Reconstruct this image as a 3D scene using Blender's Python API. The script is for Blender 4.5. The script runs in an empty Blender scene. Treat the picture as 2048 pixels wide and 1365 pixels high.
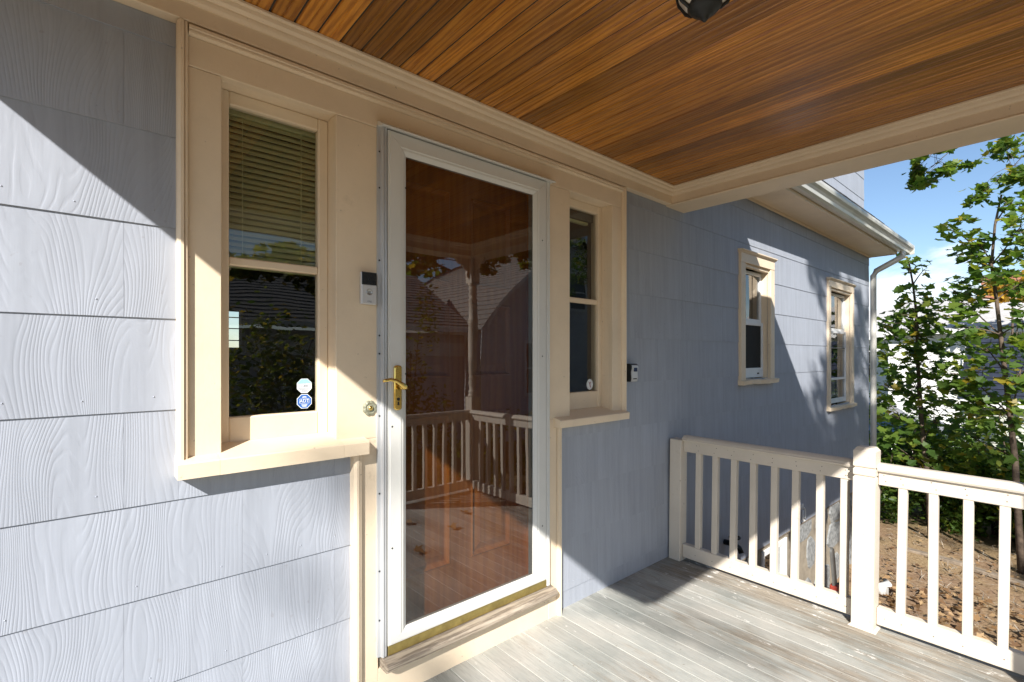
import bpy, bmesh, math, random
import numpy as np
from mathutils import Vector, Matrix

random.seed(7)
rng = np.random.default_rng(7)
S = bpy.context.scene
C = S.collection
R = math.radians

# ------------------------------------------------------------------ camera
cam = bpy.data.cameras.new('camera')
cam.sensor_width = 36.0
cam.lens = 36.0 * 979 / 2048
cam.shift_y = 30.5 / 2048
cam.clip_start = 0.02
cam.clip_end = 2000
camo = bpy.data.objects.new('camera', cam)
C.objects.link(camo)
YAW = math.atan(855 / 979)
camo.location = (0, -1.8, 1.35)
camo.rotation_euler = (R(90), 0, -YAW)
S.camera = camo

# ------------------------------------------------------------------ light
SUN = Vector((-1.607, -1.213, 1.31)).normalized()      # towards the sun
EL = math.asin(SUN.z)
AZ = math.atan2(SUN.x, SUN.y)
sl = bpy.data.lights.new('sun', 'SUN')
sl.energy = 3.75
sl.angle = R(0.55)
sl.color = (1.0, 0.96, 0.905)
so = bpy.data.objects.new('sun', sl)
so.rotation_euler = SUN.to_track_quat('Z', 'Y').to_euler()
so.location = (-20, -15, 20)
C.objects.link(so)

W = bpy.data.worlds.new('World')
S.world = W
W.use_nodes = True
S.view_settings.view_transform = 'Standard'
S.view_settings.look = 'None'
S.view_settings.exposure = 1.28
S.view_settings.gamma = 1.0
S.view_settings.use_curve_mapping = False


# ------------------------------------------------------------------ node helpers
def nd(nt, typ, props=None, **inp):
    n = nt.nodes.new(typ)
    for k, v in (props or {}).items():
        setattr(n, k, v)
    for k, v in inp.items():
        s = n.inputs[int(k[1:])] if k[0] == 'i' and k[1:].isdigit() else n.inputs[k.replace('_', ' ')]
        if isinstance(v, bpy.types.NodeSocket):
            nt.links.new(v, s)
        elif isinstance(v, bpy.types.Node):
            nt.links.new(v.outputs[0], s)
        else:
            s.default_value = v
    return n


def mth(nt, op, a, b=0.0, c=None):
    n = nt.nodes.new('ShaderNodeMath')
    n.operation = op
    for i, v in enumerate((a, b) if c is None else (a, b, c)):
        if isinstance(v, bpy.types.NodeSocket):
            nt.links.new(v, n.inputs[i])
        else:
            n.inputs[i].default_value = v
    return n.outputs[0]


def mix(nt, f, a, b, blend='MIX'):
    n = nt.nodes.new('ShaderNodeMix')
    n.data_type = 'RGBA'
    n.blend_type = blend
    for i, v in ((0, f), (6, a), (7, b)):
        if isinstance(v, bpy.types.NodeSocket):
            nt.links.new(v, n.inputs[i])
        else:
            n.inputs[i].default_value = v if i == 0 else (tuple(v) + (1,) if len(v) == 3 else v)
    return n.outputs[2]


def ramp(nt, f, stops, interp='LINEAR'):
    n = nt.nodes.new('ShaderNodeValToRGB')
    n.color_ramp.interpolation = interp
    e = n.color_ramp.elements
    while len(e) < len(stops):
        e.new(0.5)
    for i, (p, c) in enumerate(stops):
        e[i].position = p
        e[i].color = (c, c, c, 1) if isinstance(c, (int, float)) else tuple(c) + (1,)
    nt.links.new(f, n.inputs[0])
    return n.outputs[0]


def newmat(name):
    m = bpy.data.materials.new(name)
    m.use_nodes = True
    nt = m.node_tree
    b = nt.nodes['Principled BSDF']
    return m, nt, b


def coords(nt, scale=(1, 1, 1), rnd=True, space='Object'):
    tc = nt.nodes.new('ShaderNodeTexCoord')
    v = tc.outputs[space]
    if rnd:
        oi = nt.nodes.new('ShaderNodeObjectInfo')
        k = nd(nt, 'ShaderNodeVectorMath', {'operation': 'SCALE'}, i0=(37.1, 21.7, 53.3))
        nt.links.new(oi.outputs['Random'], k.inputs['Scale'])
        a = nd(nt, 'ShaderNodeVectorMath', {'operation': 'ADD'}, i0=v, i1=k.outputs[0])
        v = a.outputs[0]
    m = nd(nt, 'ShaderNodeVectorMath', {'operation': 'MULTIPLY'}, i0=v, i1=scale)
    return m.outputs[0]


def noise(nt, v, scale, detail=3, rough=0.55, dist=0.0):
    n = nd(nt, 'ShaderNodeTexNoise', None, Vector=v, Scale=scale, Detail=detail, Roughness=rough, Distortion=dist)
    return n.outputs[0]


def bump(nt, b, h, strength=0.3, dist=0.01):
    n = nd(nt, 'ShaderNodeBump', None, Strength=strength, Distance=dist, Height=h)
    nt.links.new(n.outputs[0], b.inputs['Normal'])
    return n


def setc(nt, b, c):
    if isinstance(c, bpy.types.NodeSocket):
        nt.links.new(c, b.inputs['Base Color'])
    else:
        b.inputs['Base Color'].default_value = tuple(c) + (1,)


def objrand(nt):
    return nt.nodes.new('ShaderNodeObjectInfo').outputs['Random']


def flat(name, c, rough=0.6, metal=0.0, var=0.12, vs=8, bmp=0.0, bs=60, spec=0.4):
    m, nt, b = newmat(name)
    v = coords(nt)
    f = ramp(nt, noise(nt, v, vs, 4), [(0.3, 1 - var), (0.7, 1 + var)])
    col = mix(nt, 1.0, c, f, 'MULTIPLY')
    setc(nt, b, col)
    b.inputs['Roughness'].default_value = rough
    b.inputs['Metallic'].default_value = metal
    b.inputs['Specular IOR Level'].default_value = spec
    if bmp:
        bump(nt, b, noise(nt, v, bs, 4), bmp, 0.004)
    return m


# ------------------------------------------------------------------ materials
def mat_shingle(name, base, streak):
    m, nt, b = newmat(name)
    v = coords(nt)
    sep = nd(nt, 'ShaderNodeSeparateXYZ', None, i0=v)
    vs = nd(nt, 'ShaderNodeVectorMath', {'operation': 'MULTIPLY'}, i0=v, i1=(1, 1, 0.24)).outputs[0]
    n1 = noise(nt, vs, 5.0, 1.5, 0.4, 0.15)
    n2 = noise(nt, nd(nt, 'ShaderNodeVectorMath', {'operation': 'MULTIPLY'}, i0=v, i1=(1, 1, 0.12)).outputs[0], 30, 2)
    ph = mth(nt, 'ADD', mth(nt, 'MULTIPLY', sep.outputs[0], 88), mth(nt, 'MULTIPLY', n1, 42.0))
    ph = mth(nt, 'ADD', ph, mth(nt, 'MULTIPLY', n2, 1.1))
    s = mth(nt, 'SINE', mth(nt, 'MULTIPLY', ph, 6.2832))
    h = ramp(nt, mth(nt, 'MULTIPLY_ADD', s, 0.5, 0.5), [(0.0, 0.0), (0.35, 0.7), (1.0, 1.0)])
    # relief is stronger on some patches, almost gone on others
    w = ramp(nt, noise(nt, v, 5, 2), [(0.3, 0.35), (0.62, 1.0)])
    fine = noise(nt, nd(nt, 'ShaderNodeVectorMath', {'operation': 'MULTIPLY'}, i0=v, i1=(1, 1, 0.1)).outputs[0], 160, 3)
    hh = mth(nt, 'ADD', mth(nt, 'MULTIPLY', h, w), mth(nt, 'MULTIPLY', fine, 0.25))
    bump(nt, b, hh, 0.5, 0.0010)
    st = noise(nt, nd(nt, 'ShaderNodeVectorMath', {'operation': 'MULTIPLY'}, i0=v, i1=(1, 1, 0.05)).outputs[0], 28, 4, 0.65)
    f = ramp(nt, st, [(0.35, 1 - streak), (0.62, 1.03)])
    bl = ramp(nt, noise(nt, v, 3.0, 4), [(0.3, 0.95), (0.7, 1.04)])
    rv = ramp(nt, objrand(nt), [(0, 0.98), (1, 1.018)])
    col = mix(nt, 1.0, mix(nt, 1.0, mix(nt, 1.0, base, f, 'MULTIPLY'), bl, 'MULTIPLY'), rv, 'MULTIPLY')
    spots = ramp(nt, noise(nt, v, 42, 2, 0.4), [(0.73, 0), (0.77, 1)])
    col = mix(nt, mth(nt, 'MULTIPLY', spots, 0.25), col, (0.22, 0.2, 0.2))
    setc(nt, b, col)
    b.inputs['Roughness'].default_value = 0.62
    b.inputs['Specular IOR Level'].default_value = 0.3
    return m


def mat_paint(name, base, dirt=0.35, rough=0.5, grain=(1, 1, 1)):
    m, nt, b = newmat(name)
    v = coords(nt)
    big = ramp(nt, noise(nt, v, 3.5, 6, 0.65), [(0.25, 0.89), (0.7, 1.04)])
    col = mix(nt, 1.0, base, big, 'MULTIPLY')
    d = ramp(nt, noise(nt, v, 14, 8, 0.72), [(0.60, 0.0), (0.78, 1.0)])
    col = mix(nt, mth(nt, 'MULTIPLY', d, dirt), col, (0.40, 0.32, 0.22))
    chip = ramp(nt, noise(nt, v, 55, 3, 0.5), [(0.725, 0.0), (0.74, 1.0)])
    col = mix(nt, mth(nt, 'MULTIPLY', chip, dirt * 1.3), col, (0.28, 0.22, 0.16))
    setc(nt, b, col)
    b.inputs['Roughness'].default_value = rough
    b.inputs['Specular IOR Level'].default_value = 0.35
    vg = nd(nt, 'ShaderNodeVectorMath', {'operation': 'MULTIPLY'}, i0=v, i1=grain).outputs[0]
    h = mth(nt, 'ADD', noise(nt, vg, 90, 3), mth(nt, 'MULTIPLY', noise(nt, v, 9, 3), 1.2))
    bump(nt, b, h, 0.16, 0.003)
    return m


def mat_wood(name, dark, mid, light, axis=1, scale=1.0, rough=0.38, tone=0.35, coat=0.0, cath=1.0, bst=0.25):
    """stained wood: grain runs along axis (0 x, 1 y, 2 z)"""
    m, nt, b = newmat(name)
    st = [1.0, 1.0, 1.0]
    st[axis] = 0.07
    v = coords(nt)
    vl = nd(nt, 'ShaderNodeVectorMath', {'operation': 'MULTIPLY'}, i0=v, i1=tuple(st)).outputs[0]
    lo = noise(nt, vl, 9 * scale, 1.5, 0.45, 0.3)
    sep = nd(nt, 'ShaderNodeSeparateXYZ', None, i0=v)
    cross = sep.outputs[0 if axis != 0 else 2]
    jag = noise(nt, vl, 70 * scale, 4, 0.7)
    ph = mth(nt, 'ADD', mth(nt, 'MULTIPLY', cross, 45 * scale), mth(nt, 'MULTIPLY', lo, 18.0 * cath))
    ph = mth(nt, 'ADD', ph, mth(nt, 'MULTIPLY', jag, 1.6))
    s = mth(nt, 'MULTIPLY_ADD', mth(nt, 'SINE', mth(nt, 'MULTIPLY', ph, 6.2832)), 0.5, 0.5)
    fine = noise(nt, vl, 190 * scale, 4, 0.65)
    g = mth(nt, 'ADD', mth(nt, 'MULTIPLY', s, 0.5), mth(nt, 'MULTIPLY', fine, 0.5))
    col = ramp(nt, g, [(0.18, dark), (0.46, mid), (0.85, light)])
    blot = ramp(nt, noise(nt, nd(nt, 'ShaderNodeVectorMath', {'operation': 'MULTIPLY'}, i0=v, i1=tuple(0.22 if i == axis else 1 for i in range(3))).outputs[0], 11 * scale, 3), [(0.3, 0.74), (0.62, 1.08)])
    col = mix(nt, 1.0, col, blot, 'MULTIPLY')
    rv = ramp(nt, objrand(nt), [(0, 1 - tone), (0.3, 1 - tone * 0.45), (0.65, 1.0), (1, 1 + tone * 0.45)])
    col = mix(nt, 1.0, col, rv, 'MULTIPLY')
    setc(nt, b, col)
    b.inputs['Roughness'].default_value = rough
    b.inputs['Coat Weight'].default_value = coat
    b.inputs['Coat Roughness'].default_value = 0.28
    bump(nt, b, g, bst, 0.0012)
    return m


def mat_deck(name):
    m, nt, b = newmat(name)
    v = coords(nt)
    tcw = nt.nodes.new('ShaderNodeTexCoord')
    geo = nt.nodes.new('ShaderNodeNewGeometry')
    vw = geo.outputs['Position']
    vl = nd(nt, 'ShaderNodeVectorMath', {'operation': 'MULTIPLY'}, i0=v, i1=(1, 0.06, 1)).outputs[0]
    g = noise(nt, vl, 150, 5, 0.7)
    g2 = noise(nt, vl, 34, 4, 0.65)
    paint = ramp(nt, noise(nt, vw, 2.2, 4, 0.6), [(0.3, (0.28, 0.295, 0.275)), (0.5, (0.39, 0.392, 0.36)), (0.7, (0.46, 0.44, 0.395))])
    wood = ramp(nt, g, [(0.25, (0.16, 0.125, 0.09)), (0.6, (0.34, 0.285, 0.22)), (0.85, (0.43, 0.365, 0.29))])
    vw2 = nd(nt, 'ShaderNodeVectorMath', {'operation': 'MULTIPLY'}, i0=vw, i1=(1, 0.35, 1)).outputs[0]
    wear = mth(nt, 'ADD', mth(nt, 'MULTIPLY', noise(nt, vw2, 3.6, 6, 0.68), 0.7), mth(nt, 'MULTIPLY', g2, 0.3))
    # the boards beside the side railing are the most worn
    sx = nd(nt, 'ShaderNodeSeparateXYZ', None, i0=vw)
    edge = nd(nt, 'ShaderNodeMapRange', None, Value=sx.outputs[0], i1=1.9, i2=3.0, i3=-0.03, i4=0.085).outputs[0]
    wf = ramp(nt, mth(nt, 'ADD', wear, edge), [(0.53, 0.0), (0.63, 0.75)])
    col = mix(nt, wf, paint, wood)
    col = mix(nt, 1.0, col, ramp(nt, g, [(0.25, 0.78), (0.6, 1.06)]), 'MULTIPLY')
    stain = ramp(nt, noise(nt, vw2, 2.1, 5, 0.6), [(0.36, 0.62), (0.5, 1.0)])
    col = mix(nt, 1.0, col, stain, 'MULTIPLY')
    fl = ramp(nt, mth(nt, 'ADD', noise(nt, vw2, 24, 6, 0.75), mth(nt, 'MULTIPLY', edge, 0.55)), [(0.645, 0.0), (0.67, 1.0)])
    col = mix(nt, mth(nt, 'MULTIPLY', fl, 0.75), col, (0.78, 0.76, 0.72))
    sp = ramp(nt, noise(nt, vw, 60, 2, 0.5), [(0.735, 0.0), (0.75, 1.0)])
    col = mix(nt, mth(nt, 'MULTIPLY', sp, 0.6), col, (0.13, 0.09, 0.05))
    rv = ramp(nt, objrand(nt), [(0, 0.80), (0.3, 0.95), (1, 1.09)])
    col = mix(nt, 1.0, col, rv, 'MULTIPLY')
    setc(nt, b, col)
    b.inputs['Roughness'].default_value = 0.72
    b.inputs['Specular IOR Level'].default_value = 0.25
    bump(nt, b, mth(nt, 'ADD', g, mth(nt, 'MULTIPLY', fl, 0.4)), 0.35, 0.002)
    return m


def mat_glass(name, tint=(0.86, 0.88, 0.88), refl=1.6, rough=0.0, wave=0.0, haze=0.0):
    m = bpy.data.materials.new(name)
    m.use_nodes = True
    nt = m.node_tree
    nt.nodes.clear()
    out = nt.nodes.new('ShaderNodeOutputMaterial')
    geo = nt.nodes.new('ShaderNodeNewGeometry')      # the pane reflects alike from both sides
    dt = nd(nt, 'ShaderNodeVectorMath', {'operation': 'DOT_PRODUCT'}, i0=geo.outputs['Incoming'], i1=geo.outputs['True Normal'])
    gr = mth(nt, 'POWER', mth(nt, 'SUBTRACT', 1.0, mth(nt, 'ABSOLUTE', dt.outputs['Value'])), 5.0)
    f = mth(nt, 'MINIMUM', mth(nt, 'MULTIPLY_ADD', gr, 0.8, 0.042 * refl), 1.0)
    t = nd(nt, 'ShaderNodeBsdfTransparent', None, Color=tint + (1,))
    g = nd(nt, 'ShaderNodeBsdfGlossy', None, Color=(1, 1, 1, 1), Roughness=rough)
    v = coords(nt)
    if wave:
        bp = nd(nt, 'ShaderNodeBump', None, Strength=wave, Distance=0.01, Height=noise(nt, v, 3.5, 1.5))
        nt.links.new(bp.outputs[0], g.inputs['Normal'])
    base = t.outputs[0]
    if haze:     # dust and water marks on the pane
        d = nd(nt, 'ShaderNodeBsdfDiffuse', None, Color=(0.7, 0.7, 0.7, 1))
        hz = mth(nt, 'MULTIPLY', ramp(nt, noise(nt, v, 7, 6, 0.7), [(0.45, 0.15), (0.75, 1.0)]), haze)
        mh = nt.nodes.new('ShaderNodeMixShader')
        nt.links.new(hz, mh.inputs[0]); nt.links.new(base, mh.inputs[1]); nt.links.new(d.outputs[0], mh.inputs[2])
        base = mh.outputs[0]
    ms = nt.nodes.new('ShaderNodeMixShader')
    nt.links.new(f, ms.inputs[0]); nt.links.new(base, ms.inputs[1]); nt.links.new(g.outputs[0], ms.inputs[2])
    nt.links.new(ms.outputs[0], out.inputs[0])
    return m


def mat_leaf(name, stops, trans=0.35):
    m = bpy.data.materials.new(name)
    m.use_nodes = True
    nt = m.node_tree
    nt.nodes.clear()
    out = nt.nodes.new('ShaderNodeOutputMaterial')
    geo = nt.nodes.new('ShaderNodeNewGeometry')
    r = mth(nt, 'FRACT', mth(nt, 'ADD', geo.outputs['Random Per Island'], objrand(nt)))
    col = ramp(nt, r, stops)
    p = nd(nt, 'ShaderNodeBsdfPrincipled', None, Roughness=0.45)
    p.inputs['Specular IOR Level'].default_value = 0.35
    nt.links.new(col, p.inputs['Base Color'])
    t = nt.nodes.new('ShaderNodeBsdfTranslucent')
    tc = mix(nt, 1.0, col, (1.7, 1.75, 0.9), 'MULTIPLY')
    nt.links.new(tc, t.inputs['Color'])
    ms = nt.nodes.new('ShaderNodeMixShader')
    ms.inputs[0].default_value = trans
    nt.links.new(p.outputs[0], ms.inputs[1]); nt.links.new(t.outputs[0], ms.inputs[2])
    nt.links.new(ms.outputs[0], out.inputs[0])
    return m


def mat_ground(name):
    m, nt, b = newmat(name)
    geo = nt.nodes.new('ShaderNodeNewGeometry')
    v = geo.outputs['Position']
    a = noise(nt, v, 1.1, 6, 0.65)
    soil = ramp(nt, noise(nt, v, 14, 8, 0.72), [(0.28, (0.14, 0.085, 0.05)), (0.5, (0.26, 0.17, 0.105)), (0.72, (0.36, 0.26, 0.17))])
    straw = ramp(nt, noise(nt, v, 45, 6, 0.7), [(0.3, (0.16, 0.1, 0.05)), (0.7, (0.45, 0.33, 0.19))])
    col = mix(nt, ramp(nt, a, [(0.42, 0), (0.6, 1)]), soil, straw)
    grass = ramp(nt, noise(nt, v, 22, 6, 0.7), [(0.3, (0.02, 0.035, 0.012)), (0.7, (0.09, 0.13, 0.035))])
    sx = nd(nt, 'ShaderNodeSeparateXYZ', None, i0=v)
    d = mth(nt, 'ADD', sx.outputs[0], mth(nt, 'MULTIPLY', noise(nt, v, 1.5, 4), 2.0))
    gx = ramp(nt, nd(nt, 'ShaderNodeMapRange', None, Value=d, i1=9.5, i2=13.5).outputs[0], [(0.1, 0), (0.9, 1)])
    gy = ramp(nt, nd(nt, 'ShaderNodeMapRange', None, Value=mth(nt, 'MULTIPLY', sx.outputs[1], -1.0), i1=3.0, i2=5.0).outputs[0], [(0, 0), (1, 1)])
    gm = mth(nt, 'MAXIMUM', gx, mth(nt, 'MULTIPLY', gy, 0.3))
    col = mix(nt, gm, col, grass)
    setc(nt, b, col)
    b.inputs['Roughness'].default_value = 0.95
    b.inputs['Specular IOR Level'].default_value = 0.1
    bump(nt, b, noise(nt, v, 18, 8, 0.7), 0.5, 0.03)
    return m


M = {}
M['shingle'] = mat_shingle('painted_shingle', (0.345, 0.371, 0.424), 0.09)
M['cream'] = mat_paint('cream_trim_paint', (0.79, 0.65, 0.475), 0.3)
M['creamworn'] = mat_paint('worn_cream_paint', (0.77, 0.635, 0.47), 0.65)
M['rail'] = mat_paint('railing_paint', (0.62, 0.55, 0.46), 0.5, 0.55, (1, 1, 0.1))
M['alu'] = flat('white_aluminium', (0.65, 0.645, 0.61), 0.4, 0, 0.04, 5)
M['alugrey'] = flat('grey_aluminium', (0.5, 0.51, 0.52), 0.35, 0.3, 0.06, 6)
M['vinyl'] = flat('white_vinyl', (0.76, 0.76, 0.74), 0.45, 0, 0.04)
M['ceil'] = mat_wood('stained_ceiling_wood', (0.29, 0.096, 0.010), (0.47, 0.178, 0.019), (0.58, 0.25, 0.031), 1, 1.0, 0.31, 0.48, 0.35, 0.28, 0.08)
M['door'] = mat_wood('stained_door_wood', (0.53, 0.155, 0.026), (0.60, 0.185, 0.032), (0.68, 0.24, 0.046), 2, 0.45, 0.35, 0.06, 0.2, 0.3)
M['thresh'] = mat_wood('weathered_threshold_wood', (0.15, 0.12, 0.09), (0.31, 0.255, 0.195), (0.43, 0.37, 0.29), 0, 1.4, 0.75, 0.1, 0, 0.4)
M['deck'] = mat_deck('worn_deck_paint')
M['under'] = flat('dark_underside', (0.05, 0.045, 0.04), 0.9)
M['brass'] = flat('polished_brass', (0.78, 0.56, 0.17), 0.16, 1.0, 0.05)
M['brassdull'] = flat('dull_brass', (0.42, 0.33, 0.12), 0.35, 0.85, 0.2, 30)
M['black'] = flat('black_metal', (0.018, 0.02, 0.02), 0.5)
M['blackgloss'] = flat('black_plastic', (0.012, 0.012, 0.013), 0.15, 0, 0.0, spec=0.5)
M['silver'] = flat('satin_nickel_plastic', (0.62, 0.62, 0.62), 0.35, 0.3, 0.03)
M['glass'] = mat_glass('door_glass', (0.38, 0.375, 0.36), 2.6, 0.0, 0.035, 0.003)
M['winglass'] = mat_glass('window_glass', (0.74, 0.76, 0.73), 2.1, 0.0, 0.10, 0.006)
M['farglass'] = mat_glass('far_window_glass', (0.5, 0.52, 0.53), 4.0, 0.0, 0.3, 0.03)
M['slat'] = flat('olive_blind', (0.50, 0.51, 0.28), 0.55, 0, 0.06)
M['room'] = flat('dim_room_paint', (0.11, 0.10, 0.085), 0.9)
M['screen'] = flat('dark_insect_screen', (0.015, 0.015, 0.014), 0.8)
M['gutter'] = flat('painted_gutter', (0.64, 0.62, 0.56), 0.3, 0.15, 0.1, 4)
M['roof'] = flat('dark_roof_shingle', (0.055, 0.05, 0.048), 0.9, 0, 0.4, 30, 0.4)
M['roofgrey'] = flat('grey_roof_shingle', (0.20, 0.19, 0.175), 0.9, 0, 0.3, 12, 0.4)
M['roofpale'] = flat('pale_roof_shingle', (0.46, 0.45, 0.44), 0.9, 0, 0.1, 5, 0.2)
M['roofblue'] = flat('blue_grey_roof_shingle', (0.018, 0.024, 0.042), 0.85, 0, 0.35, 9, 0.3)  # tree shade over the shed roof is put into this darkened blue
M['mortar'] = flat('tan_mortar', (0.27, 0.23, 0.175), 0.95, 0, 0.2, 12, 0.6, 50)
M['stone'] = flat('grey_foundation_stone', (0.24, 0.245, 0.24), 0.9, 0, 0.45, 25, 0.9, 40)
M['whitewall'] = flat('white_siding', (0.70, 0.69, 0.66), 0.7, 0, 0.05)
M['shedwall'] = flat('pale_green_siding', (0.62, 0.63, 0.54), 0.75, 0, 0.12, 6)
M['greywall'] = flat('grey_siding', (0.52, 0.52, 0.535), 0.75, 0, 0.08)
M['brick'] = flat('orange_brick', (0.34, 0.15, 0.09), 0.9, 0, 0.25, 25)
M['bark'] = flat('grey_brown_bark', (0.11, 0.08, 0.058), 0.95, 0, 0.4, 18, 0.8, 40)
M['ground'] = mat_ground('soil_and_grass')
M['paved'] = flat('driveway_asphalt', (0.10, 0.10, 0.10), 0.9, 0, 0.2, 6)
M['steel'] = flat('galvanised_steel', (0.45, 0.46, 0.46), 0.4, 0.7, 0.1)
M['tool'] = flat('dull_grey_blade', (0.20, 0.20, 0.19), 0.5, 0.5, 0.15)
M['red'] = flat('red_plastic', (0.30, 0.045, 0.03), 0.4)
M['carblue'] = flat('dark_blue_car_paint', (0.02, 0.045, 0.11), 0.2, 0.3, 0.02)
M['stickwhite'] = flat('white_sticker', (0.72, 0.77, 0.80), 0.5, 0, 0.03)
M['stickcyan'] = flat('pale_blue_sticker_print', (0.28, 0.55, 0.70), 0.5, 0, 0.03)
M['stickblue'] = flat('blue_sticker', (0.03, 0.12, 0.42), 0.5, 0, 0.03)
M['stickgrey'] = flat('grey_sticker_print', (0.30, 0.32, 0.36), 0.5, 0, 0.03)
M['stickred'] = flat('dark_red_sticker_print', (0.25, 0.03, 0.05), 0.5, 0, 0.03)
M['lampglass'] = flat('frosted_lamp_glass', (0.62, 0.58, 0.50), 0.25, 0, 0.08)
M['verdigris'] = flat('tarnished_bronze', (0.33, 0.33, 0.24), 0.5, 0.5, 0.3, 60)
M['navy'] = flat('navy_plastic', (0.015, 0.03, 0.09), 0.4)
M['timber'] = flat('old_timber', (0.24, 0.19, 0.14), 0.9, 0, 0.3, 14, 0.5)
GREEN = [(0, (0.05, 0.10, 0.02)), (0.45, (0.10, 0.17, 0.03)), (0.8, (0.155, 0.22, 0.034)), (0.93, (0.20, 0.21, 0.032)), (1, (0.32, 0.23, 0.025))]
M['leafgreen'] = mat_leaf('green_maple_leaf', GREEN, 0.5)
M['leafdark'] = mat_leaf('dark_green_leaf', [(0, (0.03, 0.065, 0.014)), (0.6, (0.07, 0.13, 0.024)), (1, (0.14, 0.19, 0.03))], 0.45)
M['leafolive'] = mat_leaf('olive_autumn_leaf', [(0, (0.04, 0.07, 0.016)), (0.5, (0.10, 0.13, 0.026)), (0.85, (0.20, 0.18, 0.035)), (1, (0.36, 0.22, 0.035))], 0.55)
M['leafyellow'] = mat_leaf('yellow_autumn_leaf', [(0, (0.30, 0.17, 0.02)), (0.6, (0.45, 0.27, 0.03)), (1, (0.55, 0.36, 0.06))], 0.4)
M['leafdry'] = mat_leaf('dry_fallen_leaf', [(0, (0.10, 0.055, 0.03)), (0.5, (0.24, 0.14, 0.065)), (1, (0.38, 0.26, 0.14))], 0.1)

# ------------------------------------------------------------------ object helpers
WL = {}


def tag(o, label=None, cat=None, group=None, kind=None):
    if label: o['label'] = label
    if cat: o['category'] = cat
    if group: o['group'] = group
    if kind: o['kind'] = kind
    return o


def empty(name, loc, parent=None, label=None, cat=None, group=None, kind=None):
    o = bpy.data.objects.new(name, None)
    o.empty_display_size = 0.1
    C.objects.link(o)
    put(o, loc, parent)
    return tag(o, label, cat, group, kind)


def put(o, loc, parent):
    loc = Vector(loc)
    WL[o.name] = loc
    if parent is not None:
        o.parent = parent
        o.location = loc - WL[parent.name]
    else:
        o.location = loc
    return o


def mo(name, verts, faces, mat, parent=None, smooth=False, origin=None):
    vs = np.asarray(verts, dtype=float)
    c = Vector((vs.min(0) + vs.max(0)) / 2) if origin is None else Vector(origin)
    me = bpy.data.meshes.new(name)
    me.from_pydata([tuple(Vector(v) - c) for v in vs], [], faces)
    me.materials.append(mat)
    if smooth:
        me.polygons.foreach_set('use_smooth', [True] * len(me.polygons))
    o = bpy.data.objects.new(name, me)
    C.objects.link(o)
    return put(o, c, parent)


def bm_obj(name, bm, mat, parent=None, loc=(0, 0, 0), smooth=False):
    me = bpy.data.meshes.new(name)
    bm.to_mesh(me)
    bm.free()
    me.materials.append(mat)
    if smooth:
        me.polygons.foreach_set('use_smooth', [True] * len(me.polygons))
    o = bpy.data.objects.new(name, me)
    C.objects.link(o)
    return put(o, loc, parent)


def box(name, x, y, z, mat, parent=None, bev=0.002, seg=1):
    bm = bmesh.new()
    bmesh.ops.create_cube(bm, size=1)
    d = (x[1] - x[0], y[1] - y[0], z[1] - z[0])
    bmesh.ops.scale(bm, vec=d, verts=bm.verts)
    if bev:
        bmesh.ops.bevel(bm, geom=bm.edges[:], offset=min(bev, min(d) * 0.4), segments=seg, affect='EDGES', profile=0.5)
    return bm_obj(name, bm, mat, parent, ((x[0] + x[1]) / 2, (y[0] + y[1]) / 2, (z[0] + z[1]) / 2))


def same(o, loc, parent, rot=None):
    """another object on the same mesh"""
    n = o.copy()
    C.objects.link(n)
    n.parent = None
    if rot is not None: n.rotation_euler = rot
    return put(n, loc, parent)


def extrude(name, prof, a, b, axis, mat, parent=None, smooth=False):
    """closed 2-D profile swept along an axis. axis x: prof=(y,z); y: (x,z); z: (x,y)"""
    n = len(prof)
    vs = []
    for t in (a, b):
        for p, q in prof:
            vs.append({'x': (t, p, q), 'y': (p, t, q), 'z': (p, q, t)}[axis])
    f = [(i, (i + 1) % n, n + (i + 1) % n, n + i) for i in range(n)]
    f += [tuple(range(n))[::-1], tuple(range(n, 2 * n))]
    o = mo(name, vs, f, mat, parent, smooth)
    bm = bmesh.new(); bm.from_mesh(o.data)
    bmesh.ops.recalc_face_normals(bm, faces=bm.faces)
    bm.to_mesh(o.data); bm.free()
    return o


def lathe(name, prof, mat, parent, cx, cy, seg=20):
    vs, fs = [], []
    for r, z in prof:
        for k in range(seg):
            a = 2 * math.pi * k / seg
            vs.append((cx + r * math.cos(a), cy + r * math.sin(a), z))
    for i in range(len(prof) - 1):
        for k in range(seg):
            k2 = (k + 1) % seg
            fs.append((i * seg + k, i * seg + k2, (i + 1) * seg + k2, (i + 1) * seg + k))
    fs.append(tuple(range(seg))[::-1])
    fs.append(tuple((len(prof) - 1) * seg + k for k in range(seg)))
    return mo(name, vs, fs, mat, parent, True)


def tube(pts, rad, seg=7):
    """verts, faces of a tapered tube through pts"""
    vs, fs = [], []
    pts = [Vector(p) for p in pts]
    for i, p in enumerate(pts):
        t = (pts[min(i + 1, len(pts) - 1)] - pts[max(i - 1, 0)]).normalized()
        u = t.cross(Vector((0.31, 0.17, 0.93)) if abs(t.z) < 0.9 else Vector((1, 0, 0))).normalized()
        w = t.cross(u)
        for k in range(seg):
            a = 2 * math.pi * k / seg
            vs.append(p + (u * math.cos(a) + w * math.sin(a)) * rad[i])
    for i in range(len(pts) - 1):
        for k in range(seg):
            k2 = (k + 1) % seg
            fs.append((i * seg + k, i * seg + k2, (i + 1) * seg + k2, (i + 1) * seg + k))
    fs.append(tuple(range(seg))[::-1])
    fs.append(tuple((len(pts) - 1) * seg + k for k in range(seg)))
    return vs, fs


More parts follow.
